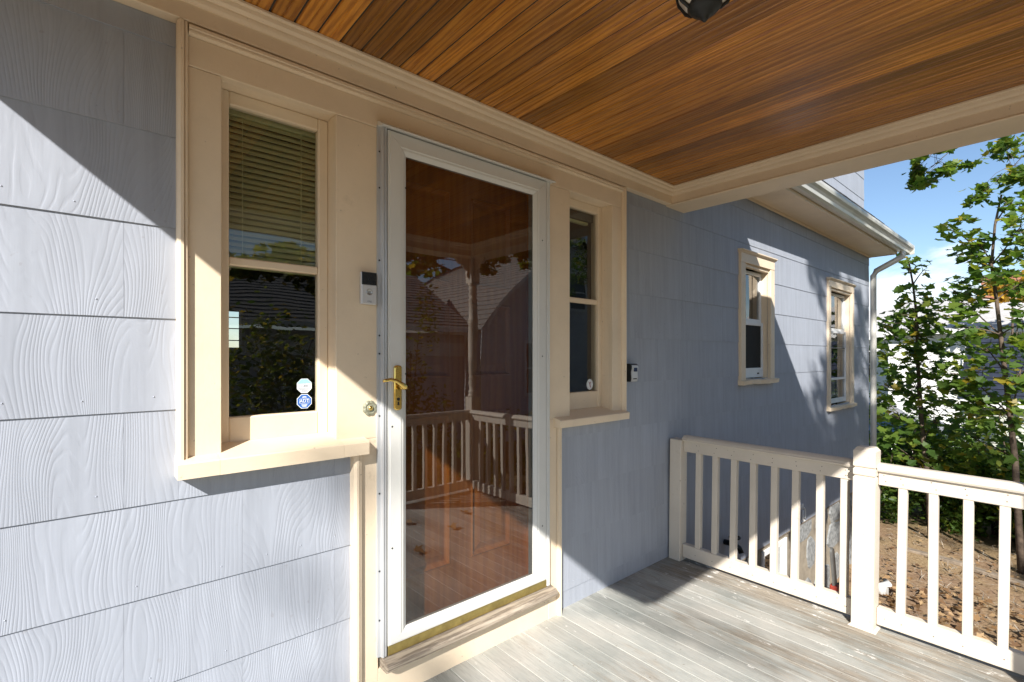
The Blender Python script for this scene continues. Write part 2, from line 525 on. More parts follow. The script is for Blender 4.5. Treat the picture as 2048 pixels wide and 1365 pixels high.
class Bag:
    def __init__(s): s.v, s.f = [], []
    def add(s, vs, fs):
        n = len(s.v)
        s.v += [tuple(v) for v in vs]
        s.f += [tuple(i + n for i in f) for f in fs]
    def box(s, x, y, z):
        vs = [(a, b, c) for c in z for b in y for a in x]
        s.add(vs, [(0, 2, 3, 1), (4, 5, 7, 6), (0, 1, 5, 4), (2, 6, 7, 3), (0, 4, 6, 2), (1, 3, 7, 5)])
    def obj(s, name, mat, parent=None, smooth=False, origin=None):
        return mo(name, s.v, s.f, mat, parent, smooth, origin)


def letters(name, txt, size, mat, parent, loc, rot=(R(90), 0, 0), ext=0.0004, align='CENTER'):
    cu = bpy.data.curves.new(name, 'FONT')
    cu.body = txt
    cu.size = size
    cu.extrude = ext
    cu.align_x = align
    cu.align_y = 'CENTER'
    cu.resolution_u = 3
    t = bpy.data.objects.new(name + '_curve', cu)
    C.objects.link(t)
    dg = bpy.context.evaluated_depsgraph_get()
    me = bpy.data.meshes.new_from_object(t.evaluated_get(dg))
    bpy.data.objects.remove(t)
    bpy.data.curves.remove(cu)
    me.name = name
    me.materials.clear()
    me.materials.append(mat)
    o = bpy.data.objects.new(name, me)
    C.objects.link(o)
    o.rotation_euler = rot
    return put(o, loc, parent)


def subtract(rect, holes):
    """rect minus holes -> list of rects"""
    x0, x1, z0, z1 = rect
    xs = sorted({x0, x1} | {h for hh in holes for h in hh[:2] if x0 < h < x1})
    out = []
    for a, b in zip(xs, xs[1:]):
        m = (a + b) / 2
        segs = [(z0, z1)]
        for h in holes:
            if h[0] <= m <= h[1]:
                ns = []
                for s, e in segs:
                    if h[3] <= s or h[2] >= e: ns.append((s, e)); continue
                    if h[2] > s: ns.append((s, h[2]))
                    if h[3] < e: ns.append((h[3], e))
                segs = ns
        for s, e in segs:
            if out and out[-1][1] == a and out[-1][2] == s and out[-1][3] == e:
                out[-1][1] = b
            else:
                out.append([a, b, s, e])
    return [o for o in out if o[1] - o[0] > 0.012 and o[3] - o[2] > 0.012]


# ------------------------------------------------------------------ sky
def build_sky():
    nt = W.node_tree
    nt.nodes.clear()
    out = nt.nodes.new('ShaderNodeOutputWorld')
    bg = nt.nodes.new('ShaderNodeBackground')
    sky = nt.nodes.new('ShaderNodeTexSky')
    sky.sky_type = 'NISHITA'
    sky.sun_disc = False
    sky.sun_elevation = EL
    sky.sun_rotation = AZ
    sky.air_density = 1.0
    sky.dust_density = 0.3
    sky.ozone_density = 3.0
    bg.inputs['Strength'].default_value = 0.066
    tc = nt.nodes.new('ShaderNodeTexCoord')
    v = tc.outputs['Generated']
    st = nd(nt, 'ShaderNodeVectorMath', {'operation': 'MULTIPLY'}, i0=v, i1=(1, 1, 2.6)).outputs[0]
    n = noise(nt, st, 3.4, 9, 0.62, 0.25)
    sx = nd(nt, 'ShaderNodeSeparateXYZ', None, i0=v)
    low = nd(nt, 'ShaderNodeMapRange', None, Value=sx.outputs[2], i1=0.02, i2=0.26, i3=0.10, i4=-0.14).outputs[0]
    f = ramp(nt, mth(nt, 'ADD', n, low), [(0.54, 0.0), (0.74, 1.0)], 'EASE')
    col = mix(nt, mth(nt, 'MULTIPLY', f, 0.85), sky.outputs[0], (8.8, 8.9, 9.2))
    nt.links.new(col, bg.inputs['Color'])
    nt.links.new(bg.outputs[0], out.inputs[0])


build_sky()

# ================================================================== SETTING
GZ = -1.26


def build_ground():
    n = 60
    ext = [-400, -120, -50] + list(np.linspace(-24, 36, n)) + [60, 130, 420]
    extx = sorted(ext)
    exty = sorted([-400, -120, -50] + list(np.linspace(-24, 24, 50)) + [50, 130, 420])
    vs, fs = [], []
    for j, y in enumerate(exty):
        for i, x in enumerate(extx):
            amp = 0.035 if (x > 3.4 or y < -4.2) and abs(x) < 40 and abs(y) < 25 else 0.0
            z = GZ + amp * (math.sin(x * 1.7 + y) + math.sin(y * 2.3 - x * 0.6)) * 0.5
            if x > 9: z -= min((x - 9) * 0.012, 0.35)
            vs.append((x, y, z))
    w = len(extx)
    for j in range(len(exty) - 1):
        for i in range(w - 1):
            fs.append((j * w + i, j * w + i + 1, (j + 1) * w + i + 1, (j + 1) * w + i))
    o = mo('ground', vs, fs, M['ground'], None, True, (0, 0, GZ))
    tag(o, 'brown soil and straw yard turning to grass beyond the porch', 'ground', kind='structure')


build_ground()

# ================================================================== HOUSE
house = empty('house', (3.5, 0.2, GZ), None, 'lavender grey shingled house with cream trim behind the porch', 'house')
LJ = 0.2747          # exposure of one shingle course
Z0 = 0.09            # a joint height

OPEN = [
    (0.215, 2.43, 0.985, 2.36),      # window, door and side window group
    (0.757, 1.865, -0.01, 1.0),      # door casings below the sills
    (4.02, 4.70, 1.12, 2.222),       # far window
    (6.20, 7.15, 0.745, 2.222),      # farther window
    (-0.62, 3.10, 2.36, 3.2),        # behind the frieze and porch ceiling
    (-2.6, 3.33, -0.42, 0.0),        # below the deck
    (3.1, 7.95, 2.70, 3.24),         # behind the skirt roof
]


def shingle_piece(x0, x1, z0, z1, zb, zt, nails=True):
    g = 0.0003
    x0 += g; x1 -= g
    zt2 = z1
    def yf(z):
        t = (z - zb) / (zt - zb)
        return -0.0095 + 0.0045 * t
    j = random.uniform(-0.0003, 0.0003)
    b = Bag()
    top = z1 + (0.006 if abs(z1 - zt) < 1e-4 else 0)     # slides under the course above
    vs = [(x0, yf(z0) + j, z0), (x1, yf(z0) - j, z0), (x1, yf(top) - j, top), (x0, yf(top) + j, top),
          (x0, -0.001, z0), (x1, -0.001, z0), (x1, -0.001, top), (x0, -0.001, top)]
    b.add(vs, [(0, 1, 2, 3), (4, 7, 6, 5), (0, 4, 5, 1), (3, 2, 6, 7), (0, 3, 7, 4), (1, 5, 6, 2)])
    if nails and x1 - x0 > 0.3 and z1 - z0 > 0.15:
        for nx in (x0 + 0.05 + random.uniform(0, 0.03), (x0 + x1) / 2 + random.uniform(-0.05, 0.05), x1 - 0.06):
            nz = z0 + 0.035 + random.uniform(0, 0.012)
            y = yf(nz)
            ring = [(nx + 0.0035 * math.cos(k * 1.0472), y + 0.001, nz + 0.0035 * math.sin(k * 1.0472)) for k in range(6)]
            b.add(ring + [(nx, y - 0.003, nz)], [(k, (k + 1) % 6, 6) for k in range(6)])
    o = b.obj('shingle', M['shingle'], house)
    bm = bmesh.new(); bm.from_mesh(o.data); bmesh.ops.recalc_face_normals(bm, faces=bm.faces); bm.to_mesh(o.data); bm.free()
    return o


def build_shingles():
    k = -2
    while True:
        zb = Z0 + LJ * k
        if zb > 4.6: break
        zt = zb + LJ
        off = 2.83 if k % 2 == 0 else 2.83 + 0.305
        xlo, xhi = (-1.9, 7.915) if zb < 2.7 else (4.6, 7.68)
        n0 = math.floor((xlo - off) / 0.61)
        x = off + n0 * 0.61
        while x < xhi:
            a, c = max(x, xlo), min(x + 0.61, xhi)
            if c - a > 0.02:
                for (p, q, s, e) in subtract((a, c, max(zb, -0.33), zt), OPEN):
                    shingle_piece(p, q, s, e, zb, zt)
            x += 0.61
        k += 1


build_shingles()


def build_body():
    # sheathing behind the shingles with the openings cut out
    holes = [(0.318, 0.70, 1.02, 2.245), (0.88, 1.77, 0.14, 2.235), (1.949, 2.333, 1.02, 2.245),
             (4.11, 4.61, 1.16, 2.13), (6.28, 7.07, 0.79, 2.13)]
    b = Bag()
    for (a, c, s, e) in subtract((-2.6, 7.92, -0.32, 2.75), holes):
        b.add([(a, 0, s), (c, 0, s), (c, 0, e), (a, 0, e)], [(0, 1, 2, 3)])
    b.add([(7.92, 0, -0.32), (7.92, 5.2, -0.32), (7.92, 5.2, 2.75), (7.92, 0, 2.75)], [(0, 1, 2, 3)])
    b.add([(-2.6, 5.2, -0.32), (-2.6, 0, -0.32), (-2.6, 0, 2.75), (-2.6, 5.2, 2.75)], [(0, 1, 2, 3)])
    # back wall with the leaded window opening
    for (a, c, s, e) in subtract((-2.6, 7.92, -0.32, 5.6), [(0.8, 1.49, 1.45, 1.925)]):
        b.add([(a, 5.2, s), (c, 5.2, s), (c, 5.2, e), (a, 5.2, e)], [(3, 2, 1, 0)])
    # upper storey
    b.add([(-2.6, 0, 2.75), (7.68, 0, 2.75), (7.68, 0, 5.6), (-2.6, 0, 5.6)], [(0, 1, 2, 3)])
    b.add([(7.68, 0, 2.75), (7.68, 5.2, 2.75), (7.68, 5.2, 5.6), (7.68, 0, 5.6)], [(0, 1, 2, 3)])
    b.add([(-2.6, 0, 2.75), (-2.6, 5.2, 2.75), (-2.6, 5.2, 5.6), (-2.6, 0, 5.6)], [(3, 2, 1, 0)])
    b.obj('wall', M['shingle'], house)
    r = Bag()
    r.add([(-2.9, -0.3, 5.6), (8.0, -0.3, 5.6), (8.0, 2.6, 7.6), (-2.9, 2.6, 7.6), (8.0, 5.5, 5.6), (-2.9, 5.5, 5.6)],
          [(0, 1, 2, 3), (3, 2, 4, 5), (0, 5, 4, 1)])
    r.obj('roof', M['roof'], house)
    # the room inside: floor, ceiling and side walls
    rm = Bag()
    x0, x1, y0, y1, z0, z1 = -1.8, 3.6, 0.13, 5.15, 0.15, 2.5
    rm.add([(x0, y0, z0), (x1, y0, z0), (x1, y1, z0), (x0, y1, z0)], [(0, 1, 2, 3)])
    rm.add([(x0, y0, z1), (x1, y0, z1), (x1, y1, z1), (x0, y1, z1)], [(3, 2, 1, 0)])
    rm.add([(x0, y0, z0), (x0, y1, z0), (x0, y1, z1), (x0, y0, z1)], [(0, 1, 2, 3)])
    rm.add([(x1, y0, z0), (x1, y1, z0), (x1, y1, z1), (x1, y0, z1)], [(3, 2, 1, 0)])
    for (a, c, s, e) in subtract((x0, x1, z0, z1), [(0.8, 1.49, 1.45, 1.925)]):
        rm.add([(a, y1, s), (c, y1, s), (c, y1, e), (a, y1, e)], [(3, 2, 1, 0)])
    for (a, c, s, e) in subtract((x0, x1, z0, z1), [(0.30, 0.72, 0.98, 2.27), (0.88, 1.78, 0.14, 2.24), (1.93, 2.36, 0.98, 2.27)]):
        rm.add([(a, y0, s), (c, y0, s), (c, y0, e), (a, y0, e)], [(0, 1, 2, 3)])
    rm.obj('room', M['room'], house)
    fr = Bag()
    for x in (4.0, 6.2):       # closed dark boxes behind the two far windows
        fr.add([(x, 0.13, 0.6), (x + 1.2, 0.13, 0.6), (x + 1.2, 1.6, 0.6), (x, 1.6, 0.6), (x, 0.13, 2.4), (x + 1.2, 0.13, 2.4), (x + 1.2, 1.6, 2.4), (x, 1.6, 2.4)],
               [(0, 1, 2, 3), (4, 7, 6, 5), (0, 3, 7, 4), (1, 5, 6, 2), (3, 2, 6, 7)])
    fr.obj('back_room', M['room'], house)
    # leaded window across the room
    lw = empty('leaded_window', (1.15, 5.15, 1.69), house)
    lb = Bag()
    for x in (0.80, 0.965, 1.135, 1.30, 1.485):
        lb.box((x - 0.006, x + 0.006), (5.165, 5.18), (1.45, 1.925))
    for z in (1.455, 1.55, 1.70, 1.84, 1.92):
        lb.box((0.80, 1.49), (5.1655, 5.1795), (z - 0.006, z + 0.006))
    for x in (0.965, 1.30):
        for z in (1.55, 1.84):
            vs, fs = [], []
            for k in range(4):
                a = k * math.pi / 2
                vs += [(x + 0.03 * math.cos(a), 5.164, z + 0.03 * math.sin(a)), (x + 0.018 * math.cos(a), 5.164, z + 0.018 * math.sin(a))]
            fs = [(2 * k, 2 * ((k + 1) % 4), 2 * ((k + 1) % 4) + 1, 2 * k + 1) for k in range(4)]
            lb.add(vs, fs)
    lb.obj('lead_came', M['black'], lw)
    for a in ((0.74, 0.80), (1.49, 1.55)):
        box('frame', a, (5.09, 5.15), (1.39, 1.985), M['room'], lw)
    for a in ((1.39, 1.45), (1.925, 1.985)):
        box('frame', (0.8, 1.49), (5.09, 5.15), a, M['room'], lw)


build_body()


# ---- entrance trim
def build_trim():
    cy = (-0.03, 0.0)
    H = 2.2355      # bottom of the head casing
    box('casing', (0.238, 0.3265), cy, (1.035, H - 0.001), M['cream'], house)
    box('casing', (0.692, 0.858), cy, (1.035, H - 0.001), M['cream'], house)
    box('casing', (1.795, 1.957), cy, (1.026, H - 0.001), M['cream'], house)
    box('casing', (2.325, 2.412), cy, (1.026, H - 0.001), M['cream'], house)
    box('casing', (0.238, 2.412), (-0.032, 0.0), (H, 2.326), M['cream'], house)
    # lower casings beside the door
    box('casing', (0.787, 0.858), (-0.0295, 0.0), (-0.004, 1.0345), M['creamworn'], house)
    box('casing', (1.795, 1.855), (-0.0295, 0.0), (-0.004, 1.0255), M['cream'], house)
    box('riser_board', (0.8585, 1.7945), (-0.0285, 0.0), (-0.004, 0.137), M['creamworn'], house)
    # moulded back band round the group
    def band(h, mirror=1, o=0.0):   # profile across the band, outer edge at 0
        return [(o, 0.0), (o, -0.040), (o + h * 0.010, -0.052), (o + h * 0.021, -0.052), (o + h * 0.0245, -0.044), (o + h * 0.027, -0.0475), (o + h * 0.034, -0.0465), (o + h * 0.040, -0.034), (o + h * 0.040, 0.0)]
    extrude('back_band', band(0.72, o=0.209), 1.035, 2.358, 'z', M['cream'], house)
    extrude('back_band', band(-0.75, o=2.442), 1.026, 2.358, 'z', M['cream'], house)
    extrude('back_band', [(p[1], 2.359 - p[0]) for p in band(0.82)], 0.2375, 2.412, 'x', M['cream'], house)
    extrude('back_band', band(0.80, o=0.755), -0.004, 0.9795, 'z', M['creamworn'], house)
    extrude('back_band', band(-0.5, o=1.876), -0.004, 0.9755, 'z', M['cream'], house)
    # threshold under the storm door
    pr = [(-0.03, 0.136), (-0.078, 0.138), (-0.092, 0.146), (-0.094, 0.162), (-0.086, 0.172), (-0.03, 0.183), (0.02, 0.183), (0.02, 0.136)]
    extrude('threshold', pr, 0.868, 1.80, 'x', M['thresh'], house)


build_trim()


def frame_rect(name, x, z, y, w, mat, parent, bev=0.002):
    """four members of a rectangular frame, x,z outer bounds, w = (left, right, bottom, top)"""
    box(name, (x[0], x[0] + w[0]), y, z, mat, parent, bev)
    box(name, (x[1] - w[1], x[1]), y, z, mat, parent, bev)
    yy = (y[0] + 0.0007, y[1] - 0.0007)
    box(name, (x[0] + w[0], x[1] - w[1]), yy, (z[0], z[0] + w[2]), mat, parent, bev)
    box(name, (x[0] + w[0], x[1] - w[1]), yy, (z[1] - w[3], z[1]), mat, parent, bev)


def pane(name, x, z, y, mat, parent):
    return mo(name, [(x[0], y, z[0]), (x[1], y, z[0]), (x[1], y, z[1]), (x[0], y, z[1])], [(0, 1, 2, 3)], mat, parent)


def side_window(x0, x1, sill_x, sill_z, blind):
    w = empty('window', ((x0 + x1) / 2, 0.0, 1.0), house)
    # jambs and head lining
    box('jamb', (x0 - 0.012, x0), (-0.0005, 0.13), (1.0, 2.2475), M['cream'], w, 0.001)
    box('jamb', (x1, x1 + 0.012), (-0.0005, 0.13), (1.0, 2.2475), M['cream'], w, 0.001)
    box('jamb', (x0, x1), (-0.0005, 0.13), (2.2355, 2.2475), M['cream'], w, 0.001)
    # fixed sash
    zt, zm, zb = 2.19, 1.672, 1.146
    frame_rect('sash', (x0, x1), (1.048, 2.2355), (0.046, 0.085), (0.036, 0.036, zb - 1.048, 2.2355 - zt), M['cream'], w, 0.004)
    box('meeting_rail', (x0 + 0.036, x1 - 0.036), (0.050, 0.08), (zm - 0.017, zm + 0.011), M['cream'], w, 0.004)
    pane('pane', (x0 + 0.034, x1 - 0.034), (zm + 0.008, zt + 0.004), 0.066, M['winglass'], w)
    pane('pane', (x0 + 0.034, x1 - 0.034), (zb - 0.004, zm - 0.014), 0.066, M['winglass'], w)
    # sill, sloping outwards
    s0, s1 = sill_x
    zb_, zt_ = sill_z
    extrude('sill', [(-0.076, zb_), (-0.078, zt_ - 0.004), (-0.074, zt_), (0.046, zt_ + 0.03), (0.046, zb_ + 0.01), (0.0, zb_)], x0 - 0.012, x1 + 0.012, 'x', M['cream'], w)
    for a, b in ((s0, x0 - 0.0125), (x1 + 0.0125, s1)):
        extrude('sill', [(-0.0755, zb_ + 0.0003), (-0.0775, zt_ - 0.0043), (-0.0735, zt_ - 0.0003), (-0.0005, zt_ + 0.0177), (-0.0005, zb_ + 0.0003)], a, b, 'x', M['cream'], w)
    # stool inside
    if blind:
        n = 26
        first = None
        for k in range(n):
            z = 2.17 - k * 0.0205
            if z < 1.66: break
            if first is None:
                prof = [(0.102 + 0.020 * math.cos(a), z + 0.0115 * math.sin(a) * 1.0 + 0) for a in (0,)]
                y0, dy, dz = 0.100, 0.0075, 0.0116
                pr = [(y0 - dy, z - dz), (y0 - 0.3 * dy, z + 0.0), (y0 + dy, z + dz), (y0 + dy, z + dz + 0.0008), (y0 - 0.3 * dy, z + 0.0016), (y0 - dy, z - dz + 0.0008)]
                first = extrude('slat', pr, x0 + 0.02, x1 - 0.02, 'x', M['slat'], w)
                base = WL[first.name].copy()
            else:
                same(first, (base.x, base.y + random.uniform(-0.001, 0.001), base.z - k * 0.0205 + random.uniform(-0.0012, 0.0012)), w, (random.uniform(-0.05, 0.05), random.uniform(-0.004, 0.004), 0))
        box('head_rail', (x0 + 0.02, x1 - 0.02), (0.092, 0.118), (2.178, 2.205), M['slat'], w)
        box('bottom_rail', (x0 + 0.02, x1 - 0.02), (0.090, 0.112), (1.655, 1.668), M['slat'], w)
        for x in (x0 + 0.085, x1 - 0.085):
            box('cord', (x - 0.0012, x + 0.0012), (0.0865, 0.0885), (1.66, 2.18), M['slat'], w, 0)
    else:
        box('head_rail', (x0 + 0.03, x1 - 0.07), (0.095, 0.12), (2.128, 2.143), M['slat'], w)
        box('shade_roll', (x0 + 0.03, x1 - 0.02), (0.095, 0.125), (2.150, 2.21), M['room'], w)
    return w


w1 = side_window(0.3265, 0.692, (0.206, 0.80), (0.985, 1.034), True)
w2 = side_window(1.957, 2.325, (1.834, 2.428), (0.980, 1.021), False)


def build_storm_door():
    d = empty('storm_door', (0.87, -0.04, 0.18), house)
    a = M['alu']
    # outer frame (hinge and latch rails with a rolled bead)
    for s, x in ((1, 0.850), (-1, 1.797)):
        pr = [(x, -0.028), (x, -0.038), (x + s * 0.012, -0.040), (x + s * 0.015, -0.052), (x + s * 0.021, -0.054), (x + s * 0.024, -0.048), (x + s * 0.028, -0.052), (x + s * 0.034, -0.050), (x + s * 0.035, -0.028)]
        extrude('outer_frame', pr, 0.187, 2.243, 'z', a if s < 0 else M['alugrey'], d)
    pr = [(-0.028, 2.238), (-0.060, 2.236), (-0.072, 2.231), (-0.074, 2.236), (-0.060, 2.246), (-0.045, 2.256), (-0.028, 2.258)]
    extrude('drip_cap', pr, 0.853, 1.806, 'x', a, d)
    # door leaf: bevelled stiles and rails, mitred at the corners
    x0, x1, z0, z1 = 0.888, 1.759, 0.222, 2.2305
    gx0, gx1, gz0, gz1 = 0.972, 1.678, 0.268, 2.152
    yb, yf = -0.020, -0.050
    def member(p0, p1, q0, q1):
        """outer edge p0-p1, inner edge q0-q1 in (x,z): flat face, step, bevel to the glass"""
        vs = []
        def lerp(p, q, t): return (p[0] + (q[0] - p[0]) * t, p[1] + (q[1] - p[1]) * t)
        rows = [(0.0, yb), (0.0, yf), (0.10, yf), (0.115, yf - 0.0025), (0.66, yf - 0.0025), (0.69, yf), (0.80, yf + 0.001), (1.0, yf + 0.012), (1.0, yb)]
        for t, y in rows:
            for p, q in ((p0, q0), (p1, q1)):
                x, z = lerp(p, q, t)
                vs.append((x, y, z))
        n = len(rows)
        fs = [(2 * i, 2 * i + 1, 2 * i + 3, 2 * i + 2) for i in range(n - 1)] + [(2 * n - 2, 2 * n - 1, 1, 0)]
        fs += [tuple(2 * i for i in range(n)), tuple(2 * i + 1 for i in range(n))[::-1]]
        o = mo('leaf_frame', vs, fs, a, d)
        bm = bmesh.new(); bm.from_mesh(o.data); bmesh.ops.recalc_face_normals(bm, faces=bm.faces); bm.to_mesh(o.data); bm.free()
    g = 0.0006
    member((x0, z0), (x0, z1), (gx0, gz0 + g), (gx0, gz1 - g))
    member((x1, z1), (x1, z0), (gx1, gz1 - g), (gx1, gz0 + g))
    member((x0 + 2 * g, z1), (x1 - 2 * g, z1), (gx0 + g, gz1), (gx1 - g, gz1))
    member((x0 + 2 * g, z0), (x1 - 2 * g, z0), (gx0 + g, gz0), (gx1 - g, gz0))
    pane('pane', (gx0 - 0.004, gx1 + 0.004), (gz0 - 0.004, gz1 + 0.004), -0.034, M['glass'], d)
    box('gasket', (gx1 - 0.022, gx1 - 0.002), (-0.031, -0.027), (gz0 + 0.005, gz1 - 0.005), M['alugrey'], d, 0)
    # dull brass sweep at the bottom
    box('bottom_sweep', (0.8885, 1.7585), (-0.0515, -0.020), (0.1845, 0.2215), M['brassdull'], d, 0.001)
    # screws
    sc = Bag()
    for x, zz in ((0.857, (2.14, 2.00, 1.72, 1.43, 1.36, 1.12, 0.82, 0.52, 0.33)), (0.964, (2.02, 1.28)), (0.905, (1.075, 0.60)), (1.728, (1.93, 1.35, 0.5))):
        for z in zz:
            y = -0.0415 if x < 0.86 else -0.0535
            vs = [(x + 0.004 * math.cos(k * 1.0472), y, z + 0.004 * math.sin(k * 1.0472)) for k in range(6)] + [(x, y - 0.0015, z)]
            sc.add(vs, [(k, (k + 1) % 6, 6) for k in range(6)])
    sc.obj('screw', M['black'], d)['kind'] = 'stuff'
    # brass lever handle on its long plate
    hb = Bag()
    px, y0 = 0.927, -0.0525
    out = []
    zc0, zc1, hw = 1.148, 1.305, 0.0165
    for k in range(9):
        t = math.pi * k / 8
        out.append((px + hw * math.cos(t), zc1 + 0.010 * math.sin(t)))
    for k in range(9):
        t = math.pi + math.pi * k / 8
        out.append((px + hw * math.cos(t), zc0 + 0.010 * math.sin(t)))
    n = len(out)
    mid = [((x - px) * 0.80 + px, (z - 1.2265) * 0.955 + 1.2265) for x, z in out]
    vs = [(x, y0, z) for x, z in out] + [(x, y0 - 0.006, z) for x, z in out] + [(x, y0 - 0.0095, z) for x, z in mid]
    fs = []
    for r in (0, 1):
        fs += [(r * n + i, r * n + (i + 1) % n, (r + 1) * n + (i + 1) % n, (r + 1) * n + i) for i in range(n)]
    fs.append(tuple(range(2 * n, 3 * n)))
    hb.add(vs, fs)
    hb.add(*tube([(px + 0.004, y0 - 0.008, 1.232), (px + 0.004, y0 - 0.035, 1.232), (px + 0.003, y0 - 0.05, 1.234)], [0.0135, 0.0115, 0.012], 12))
    hb.add(*tube([(px + 0.013, y0 - 0.048, 1.228), (px + 0.003, y0 - 0.053, 1.232), (px - 0.015, y0 - 0.055, 1.245), (px - 0.035, y0 - 0.056, 1.257), (px - 0.057, y0 - 0.055, 1.262), (px - 0.076, y0 - 0.053, 1.259), (px - 0.086, y0 - 0.051, 1.257)],
                 [0.010, 0.0115, 0.0085, 0.0068, 0.0065, 0.0062, 0.0045], 12))
    h = hb.obj('handle', M['brass'], d, True)
    for p in h.data.polygons:
        if len(p.vertices) > 8: p.use_smooth = False
    kb = Bag()
    for z, r in ((1.182, 0.0068),):
        ring = [(px + r * math.cos(k * math.pi / 5), y0 - 0.0098, z + r * math.sin(k * math.pi / 5)) for k in range(10)]
        kb.add(ring, [tuple(range(10))[::-1]])
    kb.box((px - 0.003, px + 0.003), (y0 - 0.0105, y0 - 0.0097), (1.158, 1.172))
    kb.obj('keyhole', M['black'], d)


build_storm_door()


def build_inner_door():
    d = empty('panel_door', (1.33, 0.10, 0.16), house)
    x0, x1, z0, z1 = 0.905, 1.745, 0.165, 2.215
    yf = 0.082
    # panel layout (x ranges, z ranges)
    cols = [(x0 + 0.115, 1.325 - 0.06), (1.325 + 0.06, x1 - 0.115)]
    rows = [(z0 + 0.23, z0 + 0.92), (z0 + 1.09, z0 + 1.44), (z0 + 1.52, z0 + 1.94)]
    holes = [(a, b, s, e) for a, b in cols for s, e in rows]
    b = Bag()
    for (a, c, s, e) in subtract((x0, x1, z0, z1), holes):
        b.add([(a, yf, s), (c, yf, s), (c, yf, e), (a, yf, e)], [(0, 1, 2, 3)])
    b.obj('door_leaf', M['door'], d)
    for (a, c, s, e) in holes:
        p = Bag()
        def ring(i, y):
            return [(a + i, y, s + i), (c - i, y, s + i), (c - i, y, e - i), (a + i, y, e - i)]
        lv = [ring(0, yf), ring(0.006, yf - 0.006), ring(0.018, yf + 0.010), ring(0.024, yf + 0.012), ring(0.055, yf + 0.003)]
        vs = [v for l in lv for v in l]
        fs = [(4 * i + k, 4 * i + (k + 1) % 4, 4 * i + 4 + (k + 1) % 4, 4 * i + 4 + k) for i in range(4) for k in range(4)] + [(16, 17, 18, 19)]
        p.add(vs, fs)
        p.obj('door_panel', M['door'], d)
    box('jamb', (0.86, 0.9045), (0.001, 0.13), (0.14, 2.26), M['door'], d)
    box('jamb', (1.7455, 1.79), (0.001, 0.13), (0.14, 2.26), M['door'], d)
    box('jamb', (0.9045, 1.7455), (0.0015, 0.1295), (2.2155, 2.26), M['door'], d)
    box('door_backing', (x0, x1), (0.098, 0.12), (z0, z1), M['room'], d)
    box('inner_sill', (0.9047, 1.7453), (0.021, 0.13), (0.12, 0.163), M['thresh'], d)


build_inner_door()


# ---- two far windows
def far_window(ox, oz, sash_z, screen_below):
    w = empty('window', ((ox[0] + ox[1]) / 2, 0, oz[0]), house)
    cw = 0.085 if ox[0] < 5 else 0.075
    x0, x1 = ox[0] + cw, ox[1] - cw
    zt = oz[1] - 0.10
    box('casing', (ox[0], x0), (-0.030, -0.001), (oz[0] + 0.03, zt - 0.0005), M['creamworn'], w, 0.003)
    box('casing', (x1, ox[1]), (-0.030, -0.001), (oz[0] + 0.03, zt - 0.0005), M['creamworn'], w, 0.003)
    box('head_casing', (ox[0], ox[1]), (-0.031, -0.001), (zt, oz[1] - 0.022), M['creamworn'], w, 0.003)
    extrude('crown_moulding', [(-0.001, oz[1] - 0.022), (-0.036, oz[1] - 0.022), (-0.042, oz[1] - 0.012), (-0.052, oz[1] - 0.006), (-0.052, oz[1] + 0.002), (-0.001, oz[1] + 0.008)], ox[0] - 0.012, ox[1] + 0.012, 'x', M['creamworn'], w)
    box('stop_moulding', (x0, x1), (-0.012, 0.02), (zt - 0.028, zt - 0.0008), M['creamworn'], w, 0.004)
    box('jamb', (x0 - 0.012, x0), (-0.0008, 0.13), (oz[0], zt), M['creamworn'], w, 0.001)
    box('jamb', (x1, x1 + 0.012), (-0.0008, 0.13), (oz[0], zt), M['creamworn'], w, 0.001)
    # chipped sill, irregular front edge
    n = 14
    b = Bag()
    vs = []
    for k in range(n + 1):
        x = ox[0] - 0.01 + (ox[1] - ox[0] + 0.045) * k / n
        yy = -0.062 + random.uniform(0, 0.014)
        zz = oz[0] + random.uniform(-0.004, 0.004)
        vs += [(x, 0.03, zz + 0.038), (x, yy, zz + 0.028), (x, yy + random.uniform(0, 0.008), zz - 0.006), (x, 0.0, zz - 0.008)]
    fs = [(4 * k + i, 4 * k + 4 + i, 4 * k + 4 + (i + 1) % 4, 4 * k + (i + 1) % 4) for k in range(n) for i in range(4)]
    fs += [(0, 1, 2, 3), (4 * n + 3, 4 * n + 2, 4 * n + 1, 4 * n)]
    b.add(vs, fs)
    b.obj('sill', M['creamworn'], w)
    # white sashes
    za, zb, zc = sash_z
    frame_rect('upper_sash', (x0, x1), (zb - 0.012, zt - 0.028), (0.052, 0.085), (0.028, 0.028, 0.028, 0.03), M['vinyl'], w, 0.003)
    pane('pane', (x0 + 0.026, x1 - 0.026), (zb + 0.014, zt - 0.056), 0.066, M['farglass'], w)
    frame_rect('lower_sash', (x0, x1), (za + 0.0, zb - 0.0125), (0.036, 0.07), (0.03, 0.03, 0.085 if screen_below else 0.055, 0.03), M['vinyl'], w, 0.003)
    if screen_below:
        pane('screen', (x0 + 0.028, x1 - 0.028), (za + 0.083, zb - 0.04), 0.047, M['screen'], w)
        for x in (x0 + 0.11, x1 - 0.13):
            box('lift_tab', (x, x + 0.035), (0.0335, 0.0362), (za + 0.03, za + 0.042), M['black'], w, 0)
    else:
        pane('pane', (x0 + 0.028, x1 - 0.028), (za + 0.053, zb - 0.04), 0.05, M['farglass'], w)
        box('rail', (x0 + 0.03, x1 - 0.03), (0.038, 0.06), (zc - 0.014, zc + 0.014), M['vinyl'], w, 0.003)
        box('rail', (x0 + 0.03, x1 - 0.03), (0.042, 0.06), (1.44, 1.455), M['tool'], w, 0.003)
        for k in range(3):
            x = x1 - 0.30 + k * 0.085
            box('curtain_fold', (x, x + 0.05), (0.10 + 0.01 * (k % 2), 0.12), (za + 0.05, zc - 0.02), M['vinyl'], w, 0.012)
    return w


